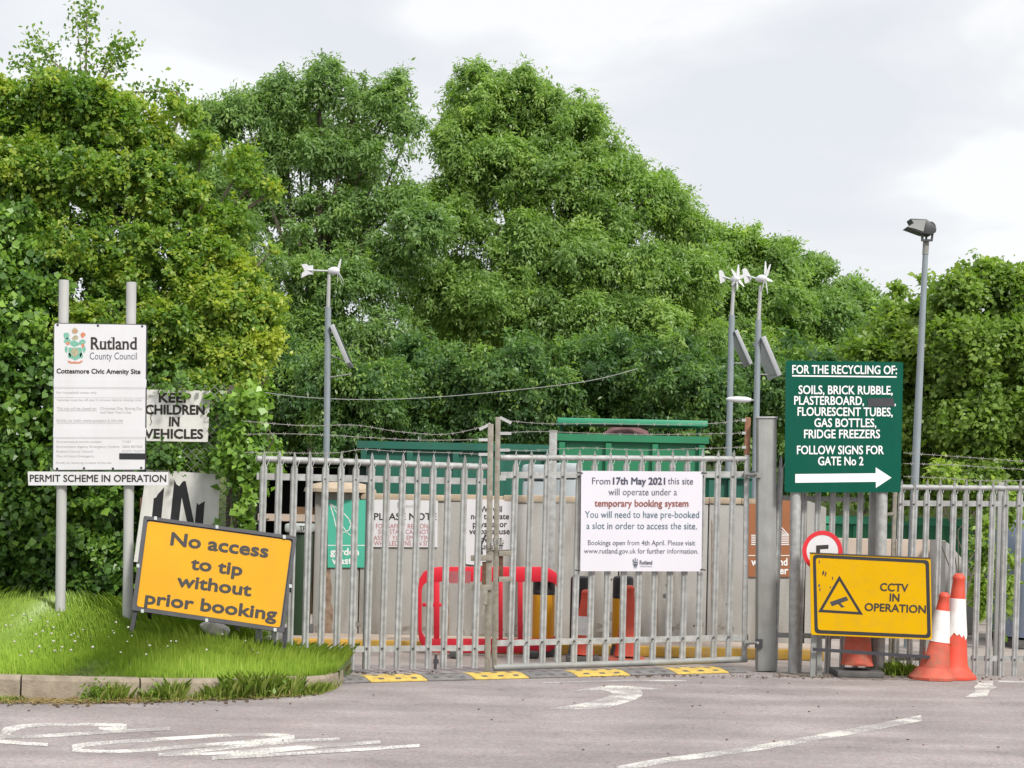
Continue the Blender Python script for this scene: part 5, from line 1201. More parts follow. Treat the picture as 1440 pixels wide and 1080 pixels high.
turbine_pole('farther wind turbine pole without a lamp arm, left of its nearer twin', 31.0, (1026.5, 560), (1029.2, 443), (1032, 398), (1033.5, 393), [(1011, 381), (1014, 379.5), (1017, 382), (1021, 392), (1019, 396), (1013, 399), (1012, 391)],
             [(1, -20), (-9, -14), (9, 11), (-9, 9), (13, -8), (-1, 15)], ((1035, 464), (1056.5, 512), 5.0, 0.8), None, None, (0.45, -0.89, 0.0))
def floodlight():
    Y = 20.5; a = P(1276.5, 905, Y); a.z = 0; root = thing('floodlight_pole', 'tall leaning grey pole with a black floodlight on top at right', 'lamp post', a); k = Y / F
    b = P(1301.3, 358, Y); c = P(1302.3, 340, Y)
    MB().tube([a, P(1290, 600, Y), b], [5.8 * k, 5.4 * k, 3.9 * k], 16).build('pole', MT['pole'], root); MB().tube([b, c], [4.4 * k, 4.4 * k], 16).build('collar', MT['galv_dull'], root)
    MB().tube([c, P(1302.6, 333, Y)], 1.6 * k, 8).build('spigot', MT['lamp'], root)
    pl = Plane(1296, 322, Y - 0.02); z = zm(960, 280, 3.0)
    mb = MB(); mb.prism(pl, z((1003, 148), (1010, 148), (1012, 172), (1044, 172), (1047, 150), (1054, 150), (1050, 180), (1004, 180)), 0.06, 0.02); mb.build('stirrup', MT['lamp'], root)
    mb = MB(); mb.prism(pl, z((952, 88), (1022, 90), (1040, 108), (1062, 128), (1060, 145), (1040, 156), (1003, 150), (935, 125), (962, 108)), 0.11, -0.11); mb.build('housing', MT['lamp'], root, 0.008)
    mb = MB(); mb.prism(pl, z((955, 93), (1016, 96), (1006, 143), (968, 130), (940, 124), (966, 108)), 0.117, 0.111); mb.build('glass', MT['lamp_glass'], root)
    mb = MB(); mb.tube([pl.pt(*z((1032, 122))[0], -0.09), pl.pt(*z((1036, 124))[0], 0.10)], 0.07, 14); mb.build('control_gear', MT['lamp'], root)
floodlight()
def cable():
    mb = MB(); pts = [P(330, 545, 26), P(420, 558, 27), P(520, 562, 28), P(620, 558, 29), P(720, 549, 30), P(800, 540, 31), P(850, 531, 31.6), P(902, 517, 32.2)]
    fine = []
    for i in range(len(pts) - 1):
        p0, p1, p2, p3 = pts[max(i - 1, 0)], pts[i], pts[i + 1], pts[min(i + 2, len(pts) - 1)]
        for q in range(6): t = q / 6; fine.append(0.5 * ((2 * p1) + (p2 - p0) * t + (2 * p0 - 5 * p1 + 4 * p2 - p3) * t * t + (3 * p1 - p0 - 3 * p2 + p3) * t ** 3))
    mb.tube(fine, 0.0075, 6); tag(mb.build('overhead_cable', MT['galv_dull']), 'thin overhead cable sagging across the dark trees', 'cable')
cable()
def stone():
    c = bank_hit(303, 900); c.z += 0.045; mb = MB(); n, m = 18, 9; r6 = random.Random(2)
    for j in range(m):
        th = math.pi * j / (m - 1)
        for i in range(n):
            q = 2 * math.pi * i / n; f = 1 + 0.12 * math.sin(3 * q + j) + r6.uniform(-.05, .05)
            mb.v.append(c + Vector((0.135 * math.sin(th) * math.cos(q) * f + 0.02 * math.cos(th), 0.10 * math.sin(th) * math.sin(q) * f, 0.05 + 0.072 * math.cos(th) - 0.10 * 0.135 * math.sin(th) * math.cos(q) * 3)))
    for j in range(m - 1):
        for i in range(n): i2 = (i + 1) % n; mb.f.append([j * n + i, (j + 1) * n + i, (j + 1) * n + i2, j * n + i2]); mb.smooth.append(True)
    tag(mb.build('stone', MT['stone']), 'whitish stone lying in the grass under the amber sign', 'stone')
stone()

# ------------------------------------------------------------------ foliage
def norm(a): return a / np.maximum(np.linalg.norm(a, axis=1, keepdims=True), 1e-9)
def leaf_object(name, m, C, D, Nn, Ls, Ws, tint, parent=None, fold=0.15):
    """one rhombic leaf per row: centre, axis, normal, length, width"""
    n = len(C); S = norm(np.cross(D, Nn)); Nn = np.cross(S, D)
    Ls = Ls[:, None]; Ws = Ws[:, None]
    v = np.empty((n, 4, 3), np.float32)
    v[:, 0] = C - D * Ls * 0.5; v[:, 1] = C - D * Ls * 0.05 + S * Ws * 0.5 + Nn * Ws * fold
    v[:, 2] = C + D * Ls * 0.5 - Nn * Ls * 0.1; v[:, 3] = C - D * Ls * 0.05 - S * Ws * 0.5 + Nn * Ws * fold
    org = np.array(parent_origin(parent), np.float32); v -= org
    me = bpy.data.meshes.new(name); me.vertices.add(n * 4); me.loops.add(n * 4); me.polygons.add(n)
    me.vertices.foreach_set('co', v.ravel()); me.loops.foreach_set('vertex_index', np.arange(n * 4, dtype=np.int32))
    me.polygons.foreach_set('loop_start', np.arange(0, n * 4, 4, dtype=np.int32)); me.polygons.foreach_set('loop_total', np.full(n, 4, np.int32))
    at = me.attributes.new('tint', 'FLOAT', 'FACE'); at.data.foreach_set('value', np.clip(tint, 0, 1).astype(np.float32))
    me.update(calc_edges=True); me.materials.append(m)
    o = bpy.data.objects.new(name, me); COL.objects.link(o)
    if parent: o.parent = parent
    return o
def lobes_world(lobes, Y, dr):
    """lobes in pixels (px,py,rx,ry[,dY]) to world centres and radii"""
    C = []; R = []
    for l in lobes:
        y = Y + (l[4] if len(l) > 4 else 0.0); p = P(l[0], l[1], y); C.append(p); R.append((l[2] * y / F, dr * (0.5 + 0.5 * l[3] / 60.0), l[3] * y / F))
    return np.array(C), np.array(R)
def crown(root, lobes, Y, dr, m, leaves, leaf, pad=0.7, spray=7, droop=0.3, up=0.5, shell=(0.6, 1.03), aspect=0.45, core=0.05, tint=(0.45, 0.18, 0.16), name='crown', seed=1, front=0.65, zmin=0.05, cover=1.6, flat=0.9, loose=0.10, length=0.22, scatter=0.35):
    """crown in three steps: big lobes, leafy pads standing apart on them, sprays of leaves on each pad"""
    g = np.random.default_rng(seed); LC, LR = lobes_world(lobes, Y, dr)
    A = LR[:, 0] * LR[:, 2] + LR[:, 1] * LR[:, 2]; npad = int(A.sum() * 4 * cover / (pad * pad * 3.14)); pick = g.choice(len(LC), size=npad, p=A / A.sum())
    d = norm(g.normal(size=(npad, 3))); flip = (d[:, 1] > 0) & (g.random(npad) < front); d[flip, 1] *= -1
    pr = pad * (0.35 + 1.15 * g.random(npad) ** 1.4)
    rr = shell[0] + (shell[1] - shell[0]) * g.random(npad) ** 0.55
    cc = LC[pick] + d * (LR[pick] - np.minimum(pr[:, None] * 0.75, LR[pick] * 0.6)) * rr[:, None]
    far = g.random(npad) < 0.13; pr[far] *= 0.5; rr[far] = 1.02 + 0.22 * g.random(far.sum())
    cc[far] = LC[pick[far]] + d[far] * LR[pick[far]] * rr[far][:, None]
    keep = np.ones(npad, bool)
    for i, (c, r) in enumerate(zip(LC, LR)):
        q = np.sqrt((((cc - c) / r) ** 2).sum(1)); keep &= (q > 0.5) | (pick == i)
    keep &= cc[:, 2] > zmin
    cc, d, pr = cc[keep], d[keep], pr[keep]; npad = len(cc)
    ct = g.normal(tint[0], tint[1], npad)
    ns = np.maximum(3, (leaves / spray * pr ** 2 / (pr ** 2).sum())).astype(int); idx = np.repeat(np.arange(npad), ns); n = len(idx)
    dd = norm(g.normal(size=(n, 3)) + d[idx] * 0.55 + np.array([0, -0.15, 0.45]))
    r = 0.32 + 0.76 * g.random(n) ** 0.7; lo = g.random(n) < loose; r[lo] *= g.uniform(1.0, 1.5, lo.sum())
    bump = 1 + 0.18 * np.sin(dd[:, 0] * 9 + idx) * np.sin(dd[:, 2] * 8 + idx * 1.7)
    sc = cc[idx] + dd * (pr[idx] * r * bump)[:, None] * np.array([1, 1, flat])
    ax = norm(dd * 0.75 + g.normal(size=(n, 3)) * 0.45 + np.array([0, 0, -droop])); st = ct[idx] + g.normal(0, tint[2] * 0.7, n)
    sn = norm(dd * 0.6 + np.array([0, -0.1, up]) + g.normal(size=(n, 3)) * 0.3); sl = length * g.uniform(.6, 1.3, n)
    wv = np.sin(sc[:, 0] * 2.1 / pad + 2 * np.sin(sc[:, 1] * 1.7 / pad)) + np.sin(sc[:, 2] * 2.4 / pad + 1.5 * np.sin(sc[:, 0] * 1.1 / pad)) + np.sin(sc[:, 1] * 1.9 / pad + sc[:, 2] * .8 / pad)
    ok = wv > g.normal(-1.0, 0.5, n)      # ragged gaps through the pads
    sc, ax, sn, sl, st = sc[ok], ax[ok], sn[ok], sl[ok], st[ok]; n = len(sc)
    n2 = int(n * scatter)        # sprays strewn between the pads
    if n2:
        pk = g.choice(len(LC), size=n2, p=A / A.sum()); e2 = norm(g.normal(size=(n2, 3)) + np.array([0, -0.3, 0.2])); s2 = LC[pk] + e2 * LR[pk] * g.uniform(shell[0] + .1, 1.08, n2)[:, None]
        ok = s2[:, 2] > zmin
        for i, (c, r0_) in enumerate(zip(LC, LR)): ok &= (np.sqrt((((s2 - c) / r0_) ** 2).sum(1)) > 0.7) | (pk == i)
        # in wisps: keep where a coarse wave is high, so the strewn sprays gather too
        w = np.sin(s2[:, 0] * 2.6 / pad + 1) * np.sin(s2[:, 2] * 2.9 / pad + s2[:, 0]) + np.sin(s2[:, 2] * 1.3 / pad); ok &= w > g.normal(-.1, .5, n2)
        s2, e2 = s2[ok], e2[ok]; n2 = len(s2); a2 = norm(e2 * 0.6 + g.normal(size=(n2, 3)) * 0.55 + np.array([0, 0, -droop * .6]))
        sc = np.vstack([sc, s2]); ax = np.vstack([ax, a2]); sn = np.vstack([sn, norm(e2 * .5 + np.array([0, -.1, up]) + g.normal(size=(n2, 3)) * .35)])
        sl = np.concatenate([sl, length * g.uniform(.6, 1.3, n2)]); st = np.concatenate([st, g.normal(tint[0], tint[1] * 1.2, n2)]); n = len(sc)
    j = np.repeat(np.arange(n), spray); t = np.tile(np.arange(spray), n) / max(spray - 1, 1); side = np.where(np.tile(np.arange(spray), n) % 2, 1.0, -1.0)[:, None]
    sd = norm(np.cross(ax, sn)); N = len(j)
    pos = sc[j] + ax[j] * ((t - 0.4) * sl[j])[:, None] + sd[j] * side * leaf * 0.38 + g.normal(size=(N, 3)) * leaf * 0.22
    D = norm(ax[j] * 0.75 + sd[j] * side * (0.9 - 0.6 * t)[:, None] + g.normal(size=(N, 3)) * 0.3 + np.array([0, 0, -droop * 0.3]))
    Nn = norm(sn[j] + g.normal(size=(N, 3)) * 0.35); Ls = leaf * g.uniform(0.5, 1.4, N); T = st[j] + g.normal(0, tint[2] * 0.6, N)
    k = pos[:, 2] > zmin; pos, D, Nn, Ls, T = pos[k], D[k], Nn[k], Ls[k], T[k]
    m2 = int(N * core)          # oversized leaves added deep inside as occluders, to keep the interior dark
    if m2:
        pk = g.choice(len(LC), size=m2, p=A / A.sum()); d2 = norm(g.normal(size=(m2, 3)))
        p2 = LC[pk] + d2 * LR[pk] * (0.1 + 0.45 * g.random(m2))[:, None]; k = p2[:, 2] > zmin; p2 = p2[k]; d2 = d2[k]; m2 = len(p2)
        pos = np.vstack([pos, p2]); D = np.vstack([D, norm(g.normal(size=(m2, 3)))]); Nn = np.vstack([Nn, norm(d2 + g.normal(size=(m2, 3)) * .5)])
        Ls = np.concatenate([Ls, leaf * 2.4 * np.ones(m2)]); T = np.concatenate([T, g.normal(tint[0], .1, m2)])
    return leaf_object(name, m, pos, D, Nn, Ls, Ls * aspect * g.uniform(.8, 1.2, len(Ls)), T, root), LC, LR, cc
def limbs(root, base, LC, LR, cc, r0, m='bark', n=40, seed=1, fork=0.45, name='trunk'):
    """tapered trunk, a limb to each lobe, and branches out to the clumps"""
    r = random.Random(seed); mb = MB(); base = Vector(base); top = Vector(LC[:, :].mean(0)); top.z = LC[:, 2].max() * 0.8
    fk = base.lerp(top, fork); fk.x += r.uniform(-.2, .2)
    mb.tube([base - Vector((0, 0, .1)), base.lerp(fk, .5) + Vector((r.uniform(-.1, .1), 0, 0)), fk, fk.lerp(top, .5) + Vector((r.uniform(-.2, .2), r.uniform(-.2, .2), 0)), top], [r0, r0 * .8, r0 * .66, r0 * .4, r0 * .15], 10)
    for c, R in zip(LC, LR):
        c = Vector(c); s = base.lerp(fk, r.uniform(.75, 1.0)) if c.z < fk.z else fk.lerp(top, r.uniform(0, .6) * min(1, max(0, (c.z - fk.z) / max(top.z - fk.z, .1))))
        mid = s.lerp(c, .5) + Vector((r.uniform(-.3, .3), r.uniform(-.3, .3), r.uniform(0, .4))); e = c + Vector((0, 0, R[2] * .5))
        mb.tube([s, mid, c, e], [r0 * .38, r0 * .26, r0 * .15, r0 * .05], 6, False)
    for k in range(min(n, len(cc))):
        p = Vector(cc[k * len(cc) // min(n, len(cc))]); j = int(np.argmin(((LC - np.array(p)) ** 2).sum(1))); c = Vector(LC[j])
        mid = c.lerp(p, .5) + Vector((r.uniform(-.15, .15), r.uniform(-.15, .15), r.uniform(-.05, .2))); mb.tube([c, mid, p], [r0 * .13, r0 * .09, r0 * .03], 5, False)
    return mb.build(name, MT[m], root)
def tree(name, label, cat, base, lobes, Y, dr, m, leaves, leaf, r0, group=None, seed=1, branches=60, bark='bark', fork=0.45, **kw):
    b = Vector(base); root = thing(name, label, cat, b, group)
    _, LC, LR, cc = crown(root, lobes, Y, dr, MT[m], leaves, leaf, seed=seed, **kw)
    limbs(root, b, LC, LR, cc, r0, bark, branches, seed, fork)
    return root
gb = lambda px, Y: Vector((P(px, 700, Y).x, Y, 0))

# the two big ash trees and the wooded slope behind the yard
tree('ash_tree', 'tall open ash tree left of centre with sky showing through its branches', 'tree', gb(440, 41), [(300, 180, 42, 38), (345, 160, 45, 36), (400, 150, 45, 45), (452, 128, 42, 30), (500, 140, 42, 38), (548, 150, 42, 40), (572, 190, 28, 40), (452, 104, 16, 14), (512, 112, 14, 12), (560, 122, 14, 12), (590, 330, 40, 50, -1), (420, 200, 60, 50, 1.5), (500, 220, 60, 50, 1.5), (350, 280, 60, 50, 1.5), (470, 330, 80, 60, 1.5), (290, 250, 45, 45, -1), (370, 225, 55, 42), (455, 215, 60, 45), (535, 225, 45, 40), (330, 330, 55, 55, -1), (420, 310, 65, 50), (505, 310, 55, 45), (565, 290, 32, 32), (380, 410, 70, 55, -1), (470, 400, 70, 55, -1), (550, 390, 60, 55), (330, 470, 60, 60, -1), (430, 490, 70, 60, -1), (530, 480, 70, 60, -1)],
     41, 1.0, 'ash', 190000, 0.115, 0.15, 'trees behind the yard', 21, 120, pad=0.36, droop=0.5, aspect=0.38, core=0.0, shell=(0.2, 1.05), cover=1.0, length=0.28, loose=0.3, scatter=0.7)
tree('ash_tree', 'broad full ash tree in the centre, tallest crown above the notice', 'tree', gb(780, 43), [(668, 150, 52, 44), (735, 190, 70, 55, .6), (770, 215, 60, 50, .4), (690, 190, 60, 50, .5), (710, 140, 46, 36), (755, 150, 44, 34), (650, 205, 38, 46), (672, 112, 16, 14), (738, 114, 14, 12), (805, 185, 52, 44), (838, 200, 38, 38), (860, 245, 48, 46), (910, 270, 44, 42), (700, 240, 75, 60, -.8), (790, 260, 80, 60, -.8), (870, 320, 70, 55, -.8), (945, 300, 40, 40), (962, 330, 34, 40), (640, 310, 65, 60, -.5), (720, 340, 80, 60, -1.2), (810, 370, 85, 60, -1.2), (900, 390, 75, 55, -1.2), (620, 410, 70, 60, -.8), (700, 440, 85, 65, -1.5), (800, 460, 90, 65, -1.5), (900, 470, 80, 60, -1.5), (965, 400, 50, 50, -.8), (965, 455, 60, 45, .5), (985, 500, 60, 50, .5), (640, 480, 70, 60, .5)],
     43, 1.5, 'ash_light', 310000, 0.115, 0.26, 'trees behind the yard', 22, 120, pad=0.46, droop=0.55, aspect=0.38, core=0.03, cover=1.0, length=0.28, loose=0.25, shell=(0.45, 1.05), scatter=0.4)
tree('maple_tree', 'rounded tree on the slope just right of the central ash', 'tree', gb(1060, 50), [(1000, 365, 45, 42), (1045, 365, 48, 40), (1095, 378, 48, 40), (1010, 430, 55, 50, -1), (1080, 440, 60, 50, -1), (1040, 500, 75, 55, -2), (1120, 520, 60, 50, -1)], 50, 1.9, 'ash_light', 110000, 0.125, 0.3, 'trees behind the yard', 23, 40, pad=0.5, aspect=0.5, core=0.03, cover=1.1, length=0.3, loose=0.2)
tree('maple_tree', 'darker tree at the foot of the slope behind the solar panels', 'tree', gb(1170, 52), [(1140, 395, 44, 36), (1178, 418, 38, 34), (1208, 438, 28, 28), (1150, 450, 55, 45, -1), (1215, 470, 45, 36), (1190, 500, 60, 50, -1), (1110, 480, 55, 50, -1), (1250, 480, 40, 34), (1180, 560, 80, 50, -1)], 52, 1.9, 'ash', 110000, 0.125, 0.3, 'trees behind the yard', 24, 40, pad=0.48, aspect=0.5, core=0.03, cover=1.1, length=0.3, loose=0.2)
shr = [(395, 545, [(370, 520, 50, 60), (420, 560, 50, 60), (390, 610, 60, 50)]), (500, 560, [(480, 530, 55, 55), (530, 560, 50, 55), (490, 610, 60, 50)]), (620, 560, [(600, 530, 60, 55), (650, 570, 55, 55), (600, 615, 60, 45)]), (730, 555, [(710, 520, 60, 55), (760, 560, 55, 60), (715, 610, 60, 45)]),
       (850, 550, [(830, 520, 65, 55), (880, 550, 55, 55), (840, 600, 60, 50)]), (960, 550, [(940, 520, 60, 55), (990, 560, 50, 55), (950, 610, 60, 50)]), (1080, 590, [(1050, 545, 55, 55), (1110, 580, 55, 55), (1080, 640, 60, 45)])]
lab = ['shaded shrub beside the ivy, behind the left gate leaf', 'shaded shrub right of the left turbine pole', 'shaded shrub between turbine pole and chained gate stiles', 'shaded shrub behind the chained gate stiles', 'shaded shrub behind the raised green cover bar', 'shaded shrub behind the right end of the green cover bar', 'shaded shrub behind the square gate post']
for i, (px, py, lb) in enumerate(shr):
    tree('shrub_clump', lab[i], 'shrub', gb(px, 36 - (i % 2)), lb, 36 - (i % 2), 1.3, 'under', 34000, 0.10, 0.10, 'shrubs behind the skips', 40 + i, 30, pad=0.36, droop=0.5, aspect=0.45, core=0.05, cover=1.0, loose=0.2, tint=(0.4, 0.26, 0.16), length=0.26)
# backdrop row so no daylight shows under the crowns
for i, (a, b, lb, L) in enumerate(((300, 620, 'dark hedge mass under the left ash tree', [(300, 560, 110, 90), (420, 580, 110, 90), (540, 580, 110, 90), (640, 560, 90, 100)]), (620, 1000, 'dark hedge mass under the central ash tree', [(720, 560, 110, 100), (830, 560, 110, 100), (940, 570, 110, 95)]), (1000, 1300, 'dark hedge mass behind the gate post and green sign', [(1050, 580, 110, 100), (1160, 590, 110, 100), (1270, 590, 110, 110), (1380, 600, 110, 110), (1490, 600, 110, 110), (1160, 660, 110, 60), (1380, 670, 120, 60)]), (1600, 2100, 'dark hedge mass beyond the bottle banks past the right edge', [(1600, 590, 120, 110), (1730, 600, 120, 110), (1860, 590, 120, 110), (1990, 600, 120, 110), (1660, 670, 130, 60), (1900, 670, 130, 60)]))):
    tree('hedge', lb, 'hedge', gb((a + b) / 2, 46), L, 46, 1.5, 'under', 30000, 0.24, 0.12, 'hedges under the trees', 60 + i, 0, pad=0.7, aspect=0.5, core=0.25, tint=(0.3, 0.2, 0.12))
# right-hand young maples
tree('maple_shrub', 'leafy pale green maple directly behind the floodlight pole', 'shrub', gb(1270, 26), [(1258, 470, 40, 40), (1300, 460, 38, 42), (1240, 530, 50, 55, -.3), (1300, 530, 55, 55, -.3), (1235, 610, 55, 55, -.4), (1300, 620, 60, 55, -.5), (1200, 560, 34, 50), (1255, 680, 70, 40, -.5)], 26, 0.9, 'maple', 62000, 0.082, 0.07, 'maples behind the right fence', 31, 50, pad=0.26, droop=0.2, aspect=0.8, core=0.04, cover=1.0, spray=5, length=0.2, loose=0.25)
tree('maple_shrub', 'leafy pale green maple filling the right edge above the bottle banks', 'shrub', gb(1400, 25), [(1345, 425, 36, 40), (1388, 412, 34, 36), (1430, 425, 40, 40), (1480, 440, 50, 50), (1350, 500, 55, 55, -.3), (1420, 500, 55, 55, -.3), (1490, 530, 60, 60), (1360, 590, 60, 60, -.4), (1440, 590, 60, 60, -.4), (1380, 670, 70, 50, -.5), (1460, 670, 70, 60, -.4)], 25, 0.95, 'maple', 88000, 0.082, 0.08, 'maples behind the right fence', 32, 60, pad=0.26, droop=0.2, aspect=0.8, core=0.04, cover=1.0, spray=5, length=0.2, loose=0.25)
tree('sycamore_sapling', 'thin sapling shoots rising above the right maples', 'sapling', gb(1384, 27), [(1379, 380, 10, 16), (1345, 388, 8, 14), (1264, 412, 7, 12), (1300, 395, 6, 10), (1418, 384, 8, 12)], 27, 0.15, 'maple', 700, 0.10, 0.03, None, 33, 10, pad=0.1, spray=4, aspect=0.7, core=0.0, shell=(0.2, 1.0))
tree('bramble', 'low bramble with yellow tips growing behind the right fence', 'bramble', gb(1340, 18.3), [(1325, 668, 20, 8), (1345, 676, 22, 8), (1310, 682, 14, 8), (1400, 690, 26, 14, .8), (1420, 720, 20, 30, .8), (1380, 790, 14, 80, .6), (1410, 830, 12, 60, 2)], 18.6, 0.18, 'maple', 2600, 0.075, 0.02, None, 34, 30, pad=0.12, spray=5, aspect=0.7, core=0.0, tint=(0.6, 0.25, 0.15), fork=0.3, length=0.12)

# left: hawthorn, ivy and saplings
HB = Vector((P(190, 700, 18.9).x, 18.9, 0.6))
tree('hawthorn_tree', 'dense hawthorn with small yellowish leaves behind the white board', 'tree', HB,
     [(15, 175, 65, 55), (75, 155, 60, 50), (130, 175, 55, 60), (185, 190, 50, 50), (225, 215, 36, 40), (255, 158, 15, 14), (285, 212, 24, 24), (338, 238, 16, 12), (386, 268, 11, 8), (352, 262, 12, 8), (40, 250, 80, 60, -.2), (130, 265, 75, 60, -.3), (215, 270, 60, 55, -.3), (270, 300, 45, 45, -.3), (320, 320, 34, 36), (20, 350, 75, 65, -.3), (110, 365, 75, 60, -.5), (200, 370, 75, 60, -.5), (275, 375, 50, 50, -.4), (60, 450, 80, 60, -.5), (160, 460, 80, 60, -.6), (250, 460, 70, 55, -.6), (230, 520, 60, 40, -.6), (-60, 250, 80, 90), (-70, 420, 80, 90)],
     18.9, 0.7, 'hawthorn', 210000, 0.050, 0.10, None, 11, 170, 'stem', pad=0.17, spray=6, droop=0.15, aspect=0.75, core=0.03, cover=1.0, loose=0.25, tint=(0.52, 0.22, 0.18), zmin=0.5, fork=0.5, length=0.11)
tree('shrub_clump', 'right flank of the hawthorn with sunlit yellow put into its leaf tint, above the ivy column', 'shrub', Vector((P(330, 700, 18.4).x, 18.4, 0.6)),
     [(318, 375, 34, 34), (345, 405, 32, 36), (368, 440, 24, 32), (330, 455, 40, 42, -.2), (372, 490, 20, 30), (320, 510, 44, 40, -.3), (350, 530, 28, 34, -.2), (300, 550, 40, 30, -.4), (385, 350, 10, 7), (392, 425, 12, 10), (300, 430, 40, 40, -.2)],
     18.4, 0.5, 'hawthorn', 36000, 0.052, 0.06, None, 12, 40, 'stem', pad=0.15, spray=6, droop=0.25, aspect=0.7, core=0.03, cover=0.95, loose=0.3, tint=(0.74, 0.2, 0.18), zmin=0.5, fork=0.5, length=0.12)  # hawthorn foliage again; raised tint paints its sunlit side into the leaf colour
def sapling():
    b = Vector((P(110, 700, 19.2).x, 19.2, 0.6)); root = thing('sapling', 'thin sapling poking into the sky above the hawthorn at left', 'sapling', b); mb = MB(); g = np.random.default_rng(5); tips = []
    for (x0, y0, x1, y1, x2, y2) in ((128, 330, 122, 200, 108, 20), (178, 300, 165, 200, 118, 110), (118, 150, 140, 95, 172, 58), (112, 120, 80, 95, 46, 52), (140, 120, 160, 85, 178, 66), (120, 120, 122, 60, 122, 10), (90, 130, 60, 105, 28, 85), (150, 130, 200, 130, 248, 128), (248, 128, 255, 150, 236, 160)):
        a, m, c = P(x0, y0, 19.2), P(x1, y1, 19.15), P(x2, y2, 19.2); pts = [a.lerp(m, t).lerp(m.lerp(c, t), t) for t in [k / 8 for k in range(9)]]; mb.tube(pts, [0.016 - 0.0016 * k for k in range(9)], 6, False)
        for k in range(2, 9): tips += [(pts[k], k)] * (5 if k > 4 else 3)
    mb.build('stem', MT['stem'], root); C = []
    for p, k in tips:
        for _ in range(8): C.append(np.array(p) + g.normal(size=3) * 0.08)
    C = np.array(C); n = len(C); leaf_object('foliage', MT['hawthorn'], C, norm(g.normal(size=(n, 3)) + [0, 0, -.3]), norm(g.normal(size=(n, 3)) + [0, -.5, .4]), 0.058 * g.uniform(.6, 1.3, n), 0.040 * g.uniform(.7, 1.2, n), g.normal(.4, .25, n), root)
sapling()
IV = dict(pad=0.18, spray=4, droop=0.6, up=0.15, aspect=0.95, core=0.06, zmin=0.3, cover=1.3, length=0.14)
def ivy(label, lobes, Y, dr, leaves, seed, base, leaf=0.068, tint=(0.45, 0.25, 0.15), g='ivy on the left hedge', stems=True):
    root = thing('ivy', label, 'ivy', base, g); _, LC, LR, cc = crown(root, lobes, Y, dr, MT['ivy'], leaves, leaf, seed=seed, name='foliage', tint=tint, **IV)
    if stems: limbs(root, base, LC, LR, cc, 0.03, 'bark', 20, seed, 0.5, 'stem')
ivy('dark glossy ivy covering the lower left hedge behind the white board', [(-50, 540, 70, 80), (20, 560, 60, 70), (80, 560, 55, 70), (10, 650, 70, 70), (80, 660, 60, 70), (150, 640, 60, 70), (10, 740, 70, 70), (80, 750, 70, 70), (150, 740, 60, 70), (20, 805, 70, 45), (90, 812, 70, 42), (160, 810, 60, 42), (-60, 700, 70, 120), (20, 470, 50, 60), (215, 790, 60, 60), (120, 830, 60, 35), (40, 832, 60, 35), (-30, 830, 60, 35)], 17.55, 0.45, 40000, 71, Vector((P(80, 800, 18).x, 18.0, 0.55)), 0.075, (0.33, 0.27, 0.16))
ivy('bright ivy clump on the top left of the hedge at the photo edge', [(15, 330, 32, 40), (45, 360, 28, 35), (10, 400, 40, 50), (50, 410, 40, 40), (15, 470, 40, 40)], 17.9, 0.35, 7000, 72, Vector((P(20, 800, 17.9).x, 17.9, 0.6)), 0.072, (0.6, 0.22, 0.15))
ivy('bright green ivy column hanging beside the left gate leaf', [(350, 590, 15, 34), (350, 640, 15, 34), (348, 690, 14, 34), (347, 735, 12, 34), (356, 620, 9, 34), (357, 565, 12, 20), (345, 775, 10, 30)], 16.55, 0.16, 4200, 73, Vector((P(335, 800, 16.6).x, 16.6, 0.4)), 0.066, (0.72, 0.22, 0.15))
ivy('shaded leaves growing through the chain link mesh and around the white boards', [(262, 650, 60, 32, .3), (210, 600, 45, 60, .7), (329, 620, 11, 70, -.1), (334, 700, 9, 60, -.1), (250, 651, 40, 5, -.15), (225, 650, 18, 14, -.3), (300, 645, 14, 24, -.3), (240, 560, 60, 40, .6), (180, 700, 40, 120, .5), (250, 780, 80, 60, .6)], 17.3, 0.12, 11000, 74, Vector((P(260, 800, 17.3).x, 17.3, 0.5)), 0.055, (0.45, 0.28, 0.18), stems=False)
ivy('loose ivy strands trailing over the top edge of the white boards', [(250, 545, 40, 5), (285, 660, 24, 7), (304, 690, 3, 14), (306, 735, 3, 18), (292, 560, 5, 30)], 16.98, 0.05, 200, 75, Vector((P(305, 800, 17.1).x, 17.1, 0.5)), 0.05, (0.6, 0.25, 0.18), stems=False)

# ------------------------------------------------------------------ grass, weeds, flowers
def blades(name, m, X, Yy, Z, H, W, tint, lean=0.35, seed=1):
    g = np.random.default_rng(seed); n = len(X); a = g.random(n) * 2 * np.pi; d = np.stack([np.cos(a), np.sin(a), 0 * a], 1); s = np.stack([-np.sin(a), np.cos(a), 0 * a], 1) * (W / 2)[:, None]
    l = g.random(n) * lean; b = np.stack([X, Yy, Z], 1); up = np.array([0, 0, 1.0])
    mid = b + up * (H * .55)[:, None] + d * (H * l * .35)[:, None]; tip = b + up * (H * (1 - .3 * l))[:, None] + d * (H * l)[:, None]
    v = np.empty((n, 5, 3), np.float32); v[:, 0] = b - s; v[:, 1] = b + s; v[:, 2] = mid + s * .75; v[:, 3] = tip; v[:, 4] = mid - s * .75
    me = bpy.data.meshes.new(name); me.vertices.add(n * 5); me.loops.add(n * 5); me.polygons.add(n)
    me.vertices.foreach_set('co', v.ravel()); me.loops.foreach_set('vertex_index', np.arange(n * 5, dtype=np.int32)); me.polygons.foreach_set('loop_start', np.arange(0, n * 5, 5, dtype=np.int32)); me.polygons.foreach_set('loop_total', np.full(n, 5, np.int32))
    at = me.attributes.new('tint', 'FLOAT', 'FACE'); at.data.foreach_set('value', np.clip(tint, 0, 1).astype(np.float32)); me.update(calc_edges=True); me.materials.append(m)
    o = bpy.data.objects.new(name, me); COL.objects.link(o); return o
